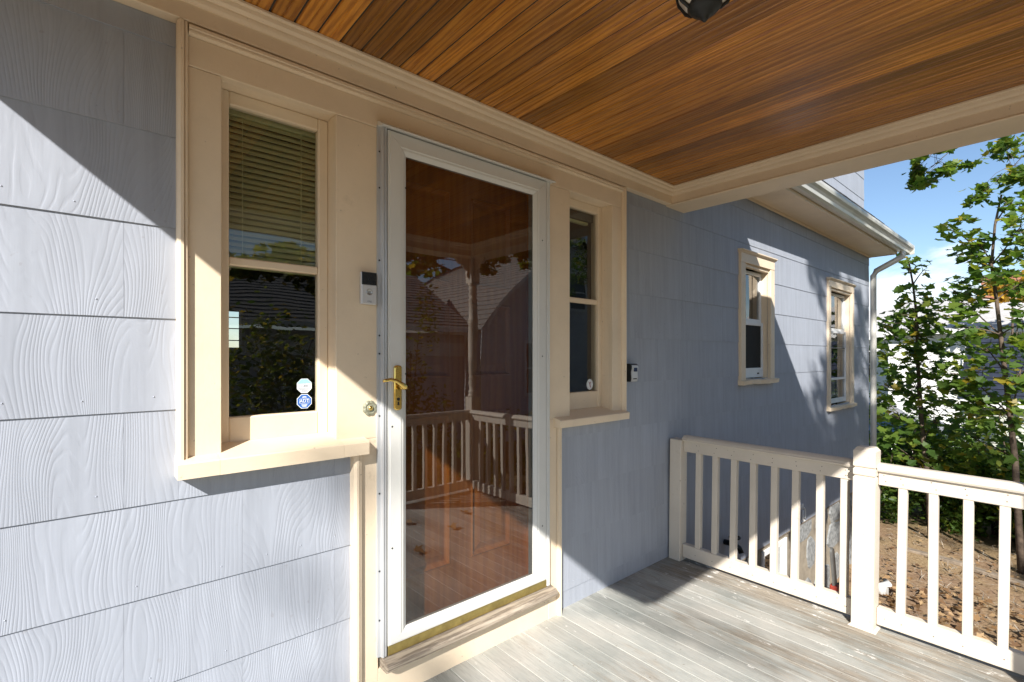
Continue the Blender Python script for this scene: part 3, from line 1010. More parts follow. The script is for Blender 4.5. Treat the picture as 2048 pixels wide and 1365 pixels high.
far_window((4.02, 4.70), (1.12, 2.222), (1.163, 1.662, 1.3), True)
far_window((6.20, 7.15), (0.745, 2.222), (0.80, 1.662, 1.085), False)


# ---- skirt roof, gutter, downspout
def build_eave():
    e = empty('skirt_roof', (5.7, -0.2, 2.69), house)
    box('soffit', (3.17, 8.0), (-0.27, -0.0), (2.688, 2.70), M['cream'], e, 0.001)
    box('fascia', (3.17, 8.02), (-0.292, -0.2705), (2.684, 2.83), M['cream'], e, 0.003)
    box('end_board', (8.0005, 8.022), (-0.27, 0.3), (2.684, 2.83), M['cream'], e, 0.003)
    box('bed_moulding', (3.17, 7.93), (-0.02, -0.0155), (2.66, 2.6875), M['cream'], e, 0.002)
    # ogee gutter, hollow
    out = [(-0.296, 2.828), (-0.296, 2.715), (-0.345, 2.712), (-0.365, 2.725), (-0.372, 2.75), (-0.385, 2.768), (-0.405, 2.785), (-0.412, 2.805), (-0.412, 2.828), (-0.402, 2.828), (-0.402, 2.81), (-0.375, 2.775), (-0.36, 2.735), (-0.342, 2.722), (-0.306, 2.724), (-0.306, 2.828)]
    extrude('gutter', out, 3.18, 8.36, 'x', M['gutter'], e)
    box('gutter_end_cap', (8.3605, 8.364), (-0.41, -0.296), (2.714, 2.826), M['gutter'], e, 0.002)
    # downspout with an elbow
    p = [(8.03, -0.345, 2.715), (8.03, -0.345, 2.655), (8.012, -0.26, 2.60), (7.985, -0.15, 2.535), (7.965, -0.075, 2.49), (7.96, -0.045, 2.43), (7.96, -0.045, 1.6), (7.96, -0.045, 0.4), (7.96, -0.045, GZ + 0.15)]
    vs, fs = tube(p, [0.036] * len(p), 12)
    mo('downspout', vs, fs, M['gutter'], e, True)
    # roof deck
    a = Bag()
    T0, T1 = (3.17, 0.0, 3.27), (7.70, 0.0, 3.27)
    E0, E1 = (3.17, -0.375, 2.838), (8.36, -0.375, 2.838)
    a.add([T0, T1, E1, E0, (7.70, 5.2, 3.27), (8.36, 5.2, 2.838)], [(0, 3, 2, 1), (1, 2, 5, 4)])
    a.obj('roof_deck', M['roof'], e)
    # asphalt tabs, individual where their edge shows
    n = Vector((0, -0.432, 0.375)).normalized()
    up = Vector((0, 0.375, 0.432)).normalized()
    L = math.hypot(0.375, 0.432)
    proto = None
    for c in range(5):
        s0 = c * L / 5 - 0.012
        xe = 8.38 - (c * 0.66 / 5)
        x = xe
        k = 0
        while x > 3.4:
            wd = 0.30 if not (k == 0 and c % 2) else 0.15
            base = Vector((x - 0.15, -0.375, 2.838)) + up * (s0 + 0.075) + n * (0.006 + 0.0)
            if proto is None:
                bm = bmesh.new()
                bmesh.ops.create_cube(bm, size=1)
                bmesh.ops.scale(bm, vec=(0.296, 0.135, 0.007), verts=bm.verts)
                proto = bm_obj('roof_shingle', bm, M['roof'], e, base)
                o = proto
            else:
                o = same(proto, base + n * random.uniform(0, 0.003), e)
            o.rotation_euler = (math.atan2(0.432, 0.375) - 0.03 + random.uniform(-0.02, 0.02), 0, random.uniform(-0.01, 0.01))
            x -= 0.30
            k += 1


build_eave()


# ---- stone foundation with a cellar window
def build_foundation():
    f = empty('foundation', (5.0, 0.05, GZ), house)
    b = Bag()
    hole = (4.55, 5.12, -0.80, -0.40)
    for (a, c, s, e) in subtract((-2.6, 7.85, GZ - 0.1, -0.32), [hole]):
        b.add([(a, 0.03, s), (c, 0.03, s), (c, 0.03, e), (a, 0.03, e)], [(0, 1, 2, 3)])
    b.add([(7.85, 0.03, GZ - 0.1), (7.85, 5.2, GZ - 0.1), (7.85, 5.2, -0.32), (7.85, 0.03, -0.32)], [(0, 1, 2, 3)])
    b.obj('mortar', M['mortar'], f)
    box('sill_beam', (-2.6, 7.9), (-0.006, 0.06), (-0.345, -0.325), M['timber'], f)
    # rough stones set proud of the mortar
    z = GZ - 0.05
    row = 0
    while z < -0.36:
        h = random.uniform(0.32, 0.44)
        x = 3.4 + random.uniform(0, 0.3)
        while x < 7.8:
            w = random.uniform(0.30, 0.66)
            dz = random.uniform(-0.07, 0.05)
            x0, x1, z0, z1 = x + 0.03, x + w - 0.03, z + 0.03 + dz, min(z + h - 0.025 + random.uniform(-0.05, 0.05), -0.352)
            if z1 - z0 > 0.07 and not (x1 > hole[0] - 0.05 and x0 < hole[1] + 0.05 and z1 > hole[2] - 0.05):
                n = 11
                cx, cz = (x0 + x1) / 2, (z0 + z1) / 2
                rx, rz = (x1 - x0) / 2, (z1 - z0) / 2
                o1, o2 = [], []
                pr = random.uniform(0.008, 0.02)
                for k in range(n):
                    t = 2 * math.pi * k / n + random.uniform(-0.22, 0.22)
                    ct, st_ = math.cos(t), math.sin(t)
                    r = 1 / max(abs(ct), abs(st_)) ** 0.5 * random.uniform(0.78, 1.04)
                    o1.append((cx + rx * ct * r * 1.1, 0.031, cz + rz * st_ * r * 1.1))
                    o2.append((cx + rx * ct * r * 1.0, 0.03 - pr, cz + rz * st_ * r * 1.0))
                vs = o1 + o2 + [(cx, 0.03 - pr * 1.25, cz)]
                fs = [(k, (k + 1) % n, n + (k + 1) % n, n + k) for k in range(n)] + [(n + k, n + (k + 1) % n, 2 * n) for k in range(n)]
                mo('stone', vs, fs, M['stone'], f)
            x += w
        z += h
        row += 1
    frame_rect('cellar_window_frame', (hole[0], hole[1]), (hole[2], hole[3]), (0.015, 0.09), (0.05, 0.05, 0.05, 0.05), M['vinyl'], f, 0.003)
    pane('cellar_window_pane', (hole[0] + 0.04, hole[1] - 0.04), (hole[2] + 0.04, hole[3] - 0.04), 0.06, M['farglass'], f)
    box('cellar_back', (hole[0], hole[1]), (0.25, 0.27), (hole[2], hole[3]), M['screen'], f)


build_foundation()

# ================================================================== PORCH
porch = empty('porch', (1.3, -1.2, GZ), None, 'open porch with stained board ceiling and worn plank floor', 'porch')
CZ = 2.465
SL = 0.015         # fall of the floor away from the house


def build_deck():
    # profile of one board
    w = 0.0852
    h = w / 2 - 0.0012
    L = 2.50
    pr = [(-h, -0.022), (-h, -0.002), (-h + 0.0012, 0.0), (h - 0.0012, 0.0), (h, -0.002), (h, -0.022)]
    proto = None
    x = -0.60
    while x < 3.16:
        loc = (x + w / 2, -L / 2 - 0.002, -SL * (L / 2))
        if proto is None:
            vs = [(p, t, q) for t in (-L / 2, L / 2) for p, q in pr]
            n = len(pr)
            fs = [(i, i + 1, n + i + 1, n + i) for i in range(n - 1)] + [tuple(range(n)), tuple(range(n, 2 * n))[::-1]]
            me = bpy.data.meshes.new('deck_board')
            me.from_pydata(vs, [], fs)
            me.materials.append(M['deck'])
            proto = bpy.data.objects.new('deck_board', me)
            C.objects.link(proto)
            put(proto, loc, porch)
            o = proto
        else:
            o = same(proto, (loc[0], loc[1], loc[2] + random.uniform(-0.0011, 0.0007)), porch)
        o.rotation_euler = (SL + random.uniform(-0.0002, 0.0002), random.uniform(-0.006, 0.006), random.uniform(-0.0003, 0.0003))
        x += w
    box('floor_frame', (-0.58, 3.14), (-2.46, -0.01), (-0.24, -0.066), M['under'], porch, 0)
    box('skirt_board', (-0.6, 3.15), (-2.49, -2.462), (-0.26, -0.068), M['rail'], porch)
    box('skirt_board', (3.141, 3.165), (-2.462, -0.015), (-0.26, -0.066), M['rail'], porch)
    for x in (-0.45, 1.3, 2.95):
        for y in (-2.38, -0.5):
            box('pier', (x - 0.12, x + 0.12), (y - 0.1, y + 0.1), (GZ - 0.05, -0.2405), M['stone'], porch)
    # front steps
    for k in range(6):
        z = -0.24 - k * 0.17
        y = -2.50 - k * 0.28
        box('step', (0.5, 1.95), (y - 0.30, y), (z - 0.03, z), M['deck'], porch)
        box('riser', (0.52, 1.93), (y - 0.02, y - 0.002), (z - 0.17, z - 0.0305), M['rail'], porch)


build_deck()


def build_ceiling():
    w = 0.0775
    h = w / 2 - 0.0023
    y0, y1 = -2.30, -0.045
    L = y1 - y0
    # tongue and groove board with a centre bead; z = 0 is the visible face (down)
    pr = [(-h, 0.012), (-h, 0.0055), (-h + 0.0036, 0.0), (-0.003, 0.0), (0.0, 0.0024), (0.003, 0.0), (h - 0.0036, 0.0), (h, 0.0055), (h, 0.012)]
    proto = None
    x = -0.40
    while x < 2.95:
        loc = (x + w / 2, (y0 + y1) / 2, CZ + random.uniform(0, 0.0008))
        if proto is None:
            n = len(pr)
            vs = [(p, t, q) for t in (-L / 2, L / 2) for p, q in pr]
            fs = [(i, n + i, n + i + 1, i + 1) for i in range(n - 1)] + [tuple(range(n))[::-1], tuple(range(n, 2 * n))]
            me = bpy.data.meshes.new('ceiling_board')
            me.from_pydata(vs, [], fs)
            me.materials.append(M['ceil'])
            proto = bpy.data.objects.new('ceiling_board', me)
            C.objects.link(proto)
            put(proto, loc, porch)
        else:
            same(proto, loc, porch)
        x += w
    box('ceiling_backing', (-0.4, 2.98), (-2.32, -0.0), (CZ + 0.0052, CZ + 0.03), M['under'], porch, 0)
    # frieze against the wall with a small double bead moulding
    box('frieze', (-0.376, 2.94), (-0.048, -0.0), (2.361, CZ - 0.002), M['cream'], porch, 0.002)
    def bead(sgn, o):      # (offset from face, z)
        return [(o, CZ - 0.052), (o + sgn * 0.008, CZ - 0.052), (o + sgn * 0.014, CZ - 0.044), (o + sgn * 0.017, CZ - 0.036), (o + sgn * 0.0175, CZ - 0.031), (o + sgn * 0.022, CZ - 0.030), (o + sgn * 0.031, CZ - 0.024), (o + sgn * 0.034, CZ - 0.0155), (o + sgn * 0.0345, CZ - 0.0125), (o + sgn * 0.040, CZ - 0.012), (o + sgn * 0.044, CZ - 0.008), (o + sgn * 0.044, CZ - 0.0008), (o, CZ - 0.0008)]
    extrude('cornice_moulding', bead(-1, -0.048), -0.376, 2.937, 'x', M['cream'], porch)
    extrude('cornice_moulding', bead(-1, 2.94), -2.26, -0.05, 'y', M['cream'], porch)
    extrude('cornice_moulding', bead(1, -0.376), -2.26, -0.05, 'y', M['cream'], porch)
    extrude('cornice_moulding', bead(1, -2.26), -0.374, 2.938, 'x', M['cream'], porch)
    # beams
    B = 2.352
    box('beam', (2.94, 3.16), (-2.46, -0.0), (B + 0.012, 2.62), M['cream'], porch, 0.003)
    box('beam_soffit', (2.936, 3.166), (-2.466, -0.0005), (B, B + 0.0115), M['cream'], porch, 0.004)
    box('beam', (-0.596, -0.376), (-2.46, -0.0), (B + 0.012, 2.62), M['cream'], porch, 0.003)
    box('beam_soffit', (-0.596, -0.370), (-2.466, -0.0005), (B, B + 0.0115), M['cream'], porch, 0.004)
    box('beam', (-0.3755, 2.9395), (-2.459, -2.26), (B + 0.0125, 2.619), M['cream'], porch, 0.003)
    box('beam_soffit', (-0.3695, 2.9355), (-2.465, -2.254), (B + 0.0005, B + 0.0118), M['cream'], porch, 0.004)
    # shed roof
    yE, zE, zW = -2.52, 2.392, 3.24
    t = 0.045
    x0, x1 = -0.60, 3.33
    b = Bag()
    vs = [(x0, yE, zE), (x1, yE, zE), (x1, -0.01, zW - t), (x0, -0.01, zW - t), (x0, yE, zE + t), (x1, yE, zE + t), (x1, -0.01, zW), (x0, -0.01, zW)]
    b.add(vs, [(0, 1, 2, 3), (4, 7, 6, 5), (0, 4, 5, 1), (1, 5, 6, 2), (2, 6, 7, 3), (3, 7, 4, 0)])
    b.obj('roof', M['roof'], porch)
    for (a, c) in ((2.99, 3.12), (-0.55, -0.42)):
        g = Bag()
        zz = zE + (2.46 + yE + 0.0) * 0
        sl_ = (zW - zE) / 2.51
        pts = [(-2.45, 2.6195), (-0.012, 2.6195), (-0.012, zW - t - 0.004), (-1.72, zW - t - 0.004 - 1.708 * sl_)]
        pts = [(-1.6, 2.6205), (-0.012, 2.6205), (-0.012, zW - t - 0.004), (-1.6, zW - t - 0.004 - 1.588 * sl_)]
        vs = [(a, y, z) for y, z in pts] + [(c, y, z) for y, z in pts]
        g.add(vs, [(3, 2, 1, 0), (4, 5, 6, 7), (0, 1, 5, 4), (1, 2, 6, 5), (2, 3, 7, 6), (3, 0, 4, 7)])
        g.obj('gable_panel', M['cream'], porch)


build_ceiling()


def turned_post(x, y):
    p = empty('post', (x, y, -0.035), porch)
    box('post_base', (x - 0.055, x + 0.055), (y - 0.055, y + 0.055), (-0.037, 0.93), M['rail'], p, 0.004)
    prof = [(0.055, 0.93), (0.045, 0.955), (0.040, 0.965), (0.050, 0.98), (0.040, 0.995), (0.032, 1.0), (0.040, 1.05), (0.046, 1.08), (0.036, 1.115), (0.048, 1.125), (0.036, 1.14), (0.042, 1.16),
            (0.046, 1.30), (0.050, 1.31), (0.044, 1.322), (0.050, 1.335), (0.045, 1.35), (0.050, 1.55), (0.046, 1.69), (0.052, 1.70), (0.045, 1.71), (0.052, 1.72), (0.045, 1.735), (0.040, 1.92), (0.048, 1.935), (0.034, 1.95), (0.046, 1.99), (0.040, 2.03), (0.050, 2.05), (0.036, 2.065), (0.048, 2.08), (0.055, 2.10)]
    lathe('turned_shaft', prof, M['rail'], p, x, y, 20)
    box('post_top', (x - 0.055, x + 0.055), (y - 0.055, y + 0.055), (2.10, 2.3515), M['rail'], p, 0.004)
    # scroll brackets under the beam
    for s, ax in ((-1, 'x'), (1, 'y')):
        pts = [(0.056, 2.35), (0.056, 2.17), (0.075, 2.16), (0.085, 2.19), (0.075, 2.23), (0.11, 2.25), (0.13, 2.29), (0.18, 2.29), (0.205, 2.315), (0.20, 2.3505)]
        if ax == 'x':
            extrude('bracket', [(x - a, z) for a, z in pts], y - 0.012, y + 0.012, 'y', M['rail'], p)
        else:
            extrude('bracket', [(y + a, z) for a, z in pts], x - 0.012, x + 0.012, 'x', M['rail'], p)
    return p


turned_post(3.045, -2.375)
turned_post(2.12, -2.375)


# ---- railings
def build_railings():
    r = empty('porch_railing', (3.0, 0, 0), None, 'cream side railing with square post running out from the wall', 'railing')
    mt = M['rail']
    box('half_post', (2.952, 3.035), (-0.098, -0.017), (-0.004, 0.80), mt, r, 0.003)
    # main post with chamfered top, band and base
    px0, px1, py0, py1 = 2.938, 3.032, -1.152, -1.058
    b = Bag()
    cx, cy = (px0 + px1) / 2, (py0 + py1) / 2
    hw = (px1 - px0) / 2
    lv = [(hw, -0.03), (hw, 0.752), (hw + 0.0, 0.753), (hw - 0.007, 0.760), (hw, 0.768), (hw, 0.795), (hw - 0.007, 0.802), (hw, 0.81), (hw, 0.888), (hw - 0.013, 0.906)]
    vs = [(cx + sx * w, cy + sy * w, z) for w, z in lv for sx, sy in ((-1, -1), (1, -1), (1, 1), (-1, 1))]
    fs = [(4 * i + k, 4 * i + (k + 1) % 4, 4 * i + 4 + (k + 1) % 4, 4 * i + 4 + k) for i in range(len(lv) - 1) for k in range(4)]
    fs += [(3, 2, 1, 0), tuple(4 * (len(lv) - 1) + k for k in range(4))]
    b.add(vs, fs)
    post = b.obj('post', mt, r)
    lv = [(hw + 0.018, -0.045), (hw + 0.018, -0.01), (hw + 0.004, 0.006), (hw + 0.0005, 0.007)]
    b = Bag()
    vs = [(cx + sx * w, cy + sy * w, z) for w, z in lv for sx, sy in ((-1, -1), (1, -1), (1, 1), (-1, 1))]
    fs = [(4 * i + k, 4 * i + (k + 1) % 4, 4 * i + 4 + (k + 1) % 4, 4 * i + 4 + k) for i in range(len(lv) - 1) for k in range(4)]
    b.add(vs, fs)
    b.obj('post_base', mt, post)
    cap = [(-0.036, 0.792), (-0.040, 0.802), (-0.036, 0.808), (-0.034, 0.815), (-0.020, 0.828), (0.020, 0.828), (0.034, 0.815), (0.036, 0.808), (0.040, 0.802), (0.036, 0.792)]
    xr = 3.005
    for (a, c) in ((-1.0575, -0.0985), (-2.318, -1.1525)):
        extrude('hand_rail', [(xr + p, z) for p, z in cap], a, c, 'y', mt, r)
        box('top_rail', (xr - 0.021, xr + 0.021), (a + 0.0005, c - 0.0005), (0.722, 0.7915), mt, r, 0.003)
        box('bottom_rail', (xr - 0.022, xr + 0.022), (a + 0.0005, c - 0.0005), (0.022, 0.108), mt, r, 0.004)
    ys = [-0.2, -0.311, -0.428, -0.544, -0.662, -0.773, -0.895, -1.008, -1.248, -1.365, -1.485, -1.60, -1.715, -1.83, -1.945, -2.06, -2.175]
    proto = None
    for y in ys:
        if proto is None:
            proto = box('baluster', (xr - 0.0175, xr + 0.0175), (y - 0.0175, y + 0.0175), (0.1075, 0.7225), mt, r, 0.002)
            bz = WL[proto.name].z
        else:
            same(proto, (xr + random.uniform(-0.001, 0.001), y, bz), r, (random.uniform(-0.006, 0.006), random.uniform(-0.003, 0.003), 0))
    nb = Bag()
    for y in ys + [-0.07, -1.03, -1.18]:
        for z in (0.745, 0.772, 0.06):
            yy, zz = y + random.uniform(-0.012, 0.012), z + random.uniform(-0.004, 0.004)
            ring = [(xr - (0.0216 if z > 0.5 else 0.0226), yy + 0.0026 * math.cos(k * 1.0472), zz + 0.0026 * math.sin(k * 1.0472)) for k in range(6)]
            nb.add(ring, [tuple(range(6))])
    no = nb.obj('nail_head', M['bark'], r)
    no['kind'] = 'stuff'
    r.rotation_euler = (0.012, 0, 0)
    f = empty('porch_railing', (2.6, -2.375, 0), None, 'cream front railing between the turned corner post and the steps, seen mirrored in the door', 'railing')
    yr = -2.375
    extrude('hand_rail', [(yr + p, z - 0.03) for p, z in cap], 2.176, 2.989, 'x', mt, f)
    box('top_rail', (2.176, 2.989), (yr - 0.021, yr + 0.021), (0.692, 0.7615), mt, f, 0.003)
    box('bottom_rail', (2.176, 2.989), (yr - 0.022, yr + 0.022), (-0.008, 0.078), mt, f, 0.004)
    proto = None
    for k in range(7):
        x = 2.24 + k * 0.114
        if proto is None:
            proto = box('baluster', (x - 0.0175, x + 0.0175), (yr - 0.0175, yr + 0.0175), (0.0775, 0.6925), mt, f, 0.002)
            bz = WL[proto.name].z
        else:
            same(proto, (x, yr, bz), f)


build_railings()

# ================================================================== SMALL THINGS
def oct_ring(cx, cz, r, y, n=8, sx=1.0, off=math.pi / 8):
    return [(cx + sx * r * math.cos(off + 2 * math.pi * k / n), y, cz + r * math.sin(off + 2 * math.pi * k / n)) for k in range(n)]


def disc(b, ring):
    b.add(ring, [tuple(range(len(ring)))])


def build_stickers():
    y = 0.0645
    # upper pale sticker
    cx, cz, r = 0.611, 1.241, 0.0285
    s = empty('sticker', (cx, y, cz), None, 'pale blue and white octagonal sticker, the upper of two on the window glass', 'sticker')
    b = Bag(); disc(b, oct_ring(cx, cz, r, y)); b.obj('border', M['stickwhite'], s)
    b = Bag(); disc(b, [(x, y - 0.0003, z) for x, _, z in oct_ring(cx, cz, r * 0.93, y) if z > cz + 0.009] + []); 
    top = [(cx - 0.0245, y - 0.0003, cz + 0.008), (cx + 0.0245, y - 0.0003, cz + 0.008), (cx + 0.0245, y - 0.0003, cz + 0.0105), (cx + 0.0105, y - 0.0003, cz + 0.0245), (cx - 0.0105, y - 0.0003, cz + 0.0245), (cx - 0.0245, y - 0.0003, cz + 0.0105)]
    b = Bag(); disc(b, top); b.obj('top_band', M['stickcyan'], s)
    b = Bag()
    for k, (z, w) in enumerate(((-0.0085, 0.021), (-0.013, 0.017), (-0.0175, 0.012), (-0.0215, 0.009))):
        b.add([(cx - w, y - 0.0003, cz + z - 0.0013), (cx + w, y - 0.0003, cz + z - 0.0013), (cx + w, y - 0.0003, cz + z + 0.0013), (cx - w, y - 0.0003, cz + z + 0.0013)], [(0, 1, 2, 3)])
    b.obj('small_print', M['stickgrey'], s)
    letters('lettering', '1-800', 0.012, M['stickgrey'], s, (cx, y - 0.0006, cz - 0.0005))
    # lower blue sticker
    cz = 1.184
    s = empty('sticker', (cx, y, cz), None, 'blue octagonal alarm sticker with white lettering, the lower of two on the window glass', 'sticker')
    b = Bag(); disc(b, oct_ring(cx, cz, r, y)); b.obj('border', M['stickwhite'], s)
    b = Bag(); disc(b, oct_ring(cx, cz, r * 0.92, y - 0.0003)); b.obj('field', M['stickblue'], s)
    b = Bag()
    x0, x1, z0, z1, w = cx - 0.0175, cx + 0.0175, cz - 0.008, cz + 0.0095, 0.001
    for (a, c, p, q) in ((x0, x1, z0, z0 + w), (x0, x1, z1 - w, z1), (x0, x0 + w, z0, z1), (x1 - w, x1, z0, z1)):
        b.add([(a, y - 0.0006, p), (c, y - 0.0006, p), (c, y - 0.0006, q), (a, y - 0.0006, q)], [(0, 1, 2, 3)])
    for z, ww in ((0.0145, 0.008), (0.0175, 0.006), (-0.0125, 0.011), (-0.016, 0.009), (-0.0195, 0.0075)):
        b.add([(cx - ww, y - 0.0006, cz + z - 0.0009), (cx + ww, y - 0.0006, cz + z - 0.0009), (cx + ww, y - 0.0006, cz + z + 0.0009), (cx - ww, y - 0.0006, cz + z + 0.0009)], [(0, 1, 2, 3)])
    b.obj('print', M['stickwhite'], s)
    letters('lettering', 'ADT', 0.0165, M['stickwhite'], s, (cx, y - 0.0009, cz + 0.0008))
    # oval sticker on the side window
    cx, cz = 2.235, 1.185
    s = empty('sticker', (cx, y, cz), None, 'small white oval sticker with a dark red figure on the narrow side window', 'sticker')
    b = Bag(); disc(b, oct_ring(cx, cz, 0.031, y, 24, 0.95, 0)); b.obj('field', M['stickwhite'], s)
    b = Bag()
    ring1, ring2 = oct_ring(cx, cz, 0.0275, y - 0.0003, 24, 0.95, 0), oct_ring(cx, cz, 0.0262, y - 0.0003, 24, 0.95, 0)
    b.add(ring1 + ring2, [(k, (k + 1) % 24, 24 + (k + 1) % 24, 24 + k) for k in range(24)])
    b.obj('ring', M['stickgrey'], s)
    b = Bag()
    for pts in ([(-0.012, 0.015), (-0.008, 0.017), (0.002, 0.004), (-0.002, 0.002)], [(0.006, 0.016), (0.011, 0.014), (0.003, 0.003), (-0.001, 0.004)], [(-0.003, 0.005), (0.004, 0.005), (0.005, -0.006), (-0.002, -0.006)], [(-0.001, -0.006), (0.006, -0.006), (0.008, -0.019), (0.003, -0.019)]):
        b.add([(cx + p, y - 0.0004, cz + q) for p, q in pts], [(0, 1, 2, 3)])
    b.obj('figure', M['stickred'], s)


build_stickers()


def build_wall_things():
    # video doorbell
    d = empty('doorbell', (0.811, -0.03, 1.607), None, 'silver and black video doorbell on the cream casing left of the door', 'doorbell')
    box('body', (0.780, 0.842), (-0.050, -0.0315), (1.546, 1.669), M['silver'], d, 0.004, 2)
    box('camera_face', (0.7815, 0.8405), (-0.0525, -0.0495), (1.620, 1.6675), M['blackgloss'], d, 0.0015)
    box('front_plate', (0.7815, 0.8405), (-0.0525, -0.0495), (1.5475, 1.6185), M['silver'], d, 0.0015)
    vs, fs = [], []
    b = Bag()
    n = 24
    for r, y in ((0.0125, -0.0525), (0.0125, -0.0535), (0.0105, -0.0537), (0.010, -0.0528), (0.0, -0.053)):
        vs += [(0.811 + r * math.cos(2 * math.pi * k / n), y, 1.592 + r * math.sin(2 * math.pi * k / n)) for k in range(n)]
    fs = [(i * n + k, i * n + (k + 1) % n, (i + 1) * n + (k + 1) % n, (i + 1) * n + k) for i in range(4) for k in range(n)]
    mo('button', vs, fs, M['steel'], d, True)
    letters('lettering', 'ring', 0.011, M['stickgrey'], d, (0.811, -0.0527, 1.558))
    # old rosette bell push
    s = empty('bell_push', (0.822, -0.03, 1.152), None, 'tarnished flower shaped bell push with a brass button, below the doorbell', 'bell push')
    n = 48
    vs = []
    for f_, y in ((1.0, -0.0302), (0.98, -0.035), (0.72, -0.0385), (0.5, -0.0365), (0.42, -0.040)):
        for k in range(n):
            a = 2 * math.pi * k / n
            r = 0.0255 * (1 + 0.13 * abs(math.sin(4 * a)) ** 0.6 * (1 if f_ > 0.6 else 0.2)) * f_
            vs.append((0.822 + r * math.cos(a), y, 1.152 + r * 1.04 * math.sin(a)))
    fs = [(i * n + k, i * n + (k + 1) % n, (i + 1) * n + (k + 1) % n, (i + 1) * n + k) for i in range(4) for k in range(n)]
    fs.append(tuple(4 * n + k for k in range(n)))
    mo('rosette', vs, fs, M['verdigris'], s)
    vs = []
    for r, y in ((0.0085, -0.0395), (0.0085, -0.043), (0.006, -0.0455), (0.0, -0.046)):
        vs += [(0.822 + r * math.cos(2 * math.pi * k / 16), y, 1.152 + r * math.sin(2 * math.pi * k / 16)) for k in range(16)]
    mo('button', vs, [(i * 16 + k, i * 16 + (k + 1) % 16, (i + 1) * 16 + (k + 1) % 16, (i + 1) * 16 + k) for i in range(3) for k in range(16)], M['brass'], s, True)
    # key lockbox on the shingles
    k_ = empty('key_lockbox', (2.52, -0.014, 1.25), None, 'small black key lockbox with grey front cover on the shingles beside the trim', 'lockbox')
    x0, x1, z0, z1 = 2.475, 2.545, 1.195, 1.305
    prof = [(-0.013, z0), (-0.048, z0 + 0.002), (-0.052, z0 + 0.02), (-0.050, z0 + 0.06), (-0.056, z1 - 0.03), (-0.056, z1 - 0.012), (-0.046, z1 - 0.001), (-0.013, z1)]
    o = extrude('case', prof, x0, x1, 'x', M['black'], k_)
    cov = [(-0.0485, z0 + 0.002), (-0.054, z0 + 0.004), (-0.058, z0 + 0.022), (-0.056, z0 + 0.06), (-0.062, z1 - 0.03), (-0.061, z1 - 0.016), (-0.054, z1 - 0.008), (-0.052, z1 - 0.03), (-0.050, z0 + 0.06)]
    extrude('cover', cov, x0 + 0.006, x1 - 0.006, 'x', M['silver'], k_)
    box('release', (x0 + 0.02, x1 - 0.018), (-0.0655, -0.058), (z1 - 0.048, z1 - 0.024), M['navy'], k_, 0.004, 2)
    box('mark', (x0 + 0.018, x1 - 0.016), (-0.0585, -0.055), (z0 + 0.016, z0 + 0.022), M['black'], k_, 0)
    # black hose tap low on the wall
    t = empty('garden_tap', (3.77, -0.02, -0.10), None, 'black garden tap low on the shingled wall behind the railing', 'tap')
    b = Bag()
    b.add(*tube([(3.77, -0.01, -0.10), (3.77, -0.09, -0.10), (3.77, -0.125, -0.115), (3.77, -0.14, -0.15)], [0.022, 0.019, 0.019, 0.02], 10))
    b.obj('spout', M['black'], t, True)
    b = Bag()
    b.add(*tube([(3.77, -0.08, -0.10), (3.77, -0.09, -0.05)], [0.01, 0.01], 8))
    ring = [(3.77 + 0.038 * math.cos(2 * math.pi * k / 12), -0.09 + 0.038 * math.sin(2 * math.pi * k / 12), -0.045) for k in range(12)]
    b.add(*tube(ring + [ring[0]], [0.007] * 13, 6))
    b.obj('handwheel', M['black'], t, True)
    # white utility hook
    h = empty('wall_hook', (5.38, -0.02, -0.2), None, 'white looped cable stub on the wall above the stone foundation', 'hook')
    b = Bag()
    b.box((5.355, 5.405), (-0.035, -0.013), (-0.17, -0.12))
    b.obj('box', M['vinyl'], h)
    pts = [(5.38, -0.04, -0.15)] + [(5.385 + 0.035 * math.sin(a), -0.045, -0.225 + 0.065 * math.cos(a)) for a in np.linspace(0.2, 5.6, 12)]
    mo('cable', *tube(pts, [0.008] * len(pts), 6), M['vinyl'], h, True)
    # bladed garden tool against the foundation
    g = empty('hedge_trimmer', (5.92, -0.12, -1.2), None, 'tool with rounded grey blade and red and black grip leaning by the stone foundation', 'garden tool')
    x, y = 5.93, -0.16
    b = Bag()
    n = 10
    o = [(-0.045, 0.0), (0.045, 0.0)] + [(0.045 * math.cos(a), 0.40 + 0.045 * math.sin(a)) for a in np.linspace(0, math.pi, n)]
    o = o[:2] + o[2:]
    vs = [(x + p, -0.010, q) for p, q in o] + [(x + p, 0.010, q) for p, q in o]
    m = len(o)
    b.add([(a, y + c + 0.16 * (q + 0.0) * 0.3, q * 0.86 - 1.045) for a, c, q in [(v[0] - 0.06 * v[2], v[1], v[2]) for v in vs]], [tuple(range(m)), tuple(range(m, 2 * m))[::-1]] + [(k, m + k, m + (k + 1) % m, (k + 1) % m) for k in range(m)])
    b.obj('blade', M['tool'], g)
    box('guard', (x - 0.045, x + 0.045), (y - 0.04, y + 0.04), (-1.11, -1.045), M['red'], g, 0.015, 2)
    b = Bag()
    b.add(*tube([(x + 0.05, y, -1.07), (x + 0.12, y - 0.03, -1.06), (x + 0.14, y - 0.05, -1.12), (x + 0.06, y - 0.05, -1.20), (x + 0.02, y - 0.05, -1.255)], [0.022, 0.022, 0.022, 0.024, 0.026], 8))
    b.obj('grip', M['black'], g, True)


build_wall_things()


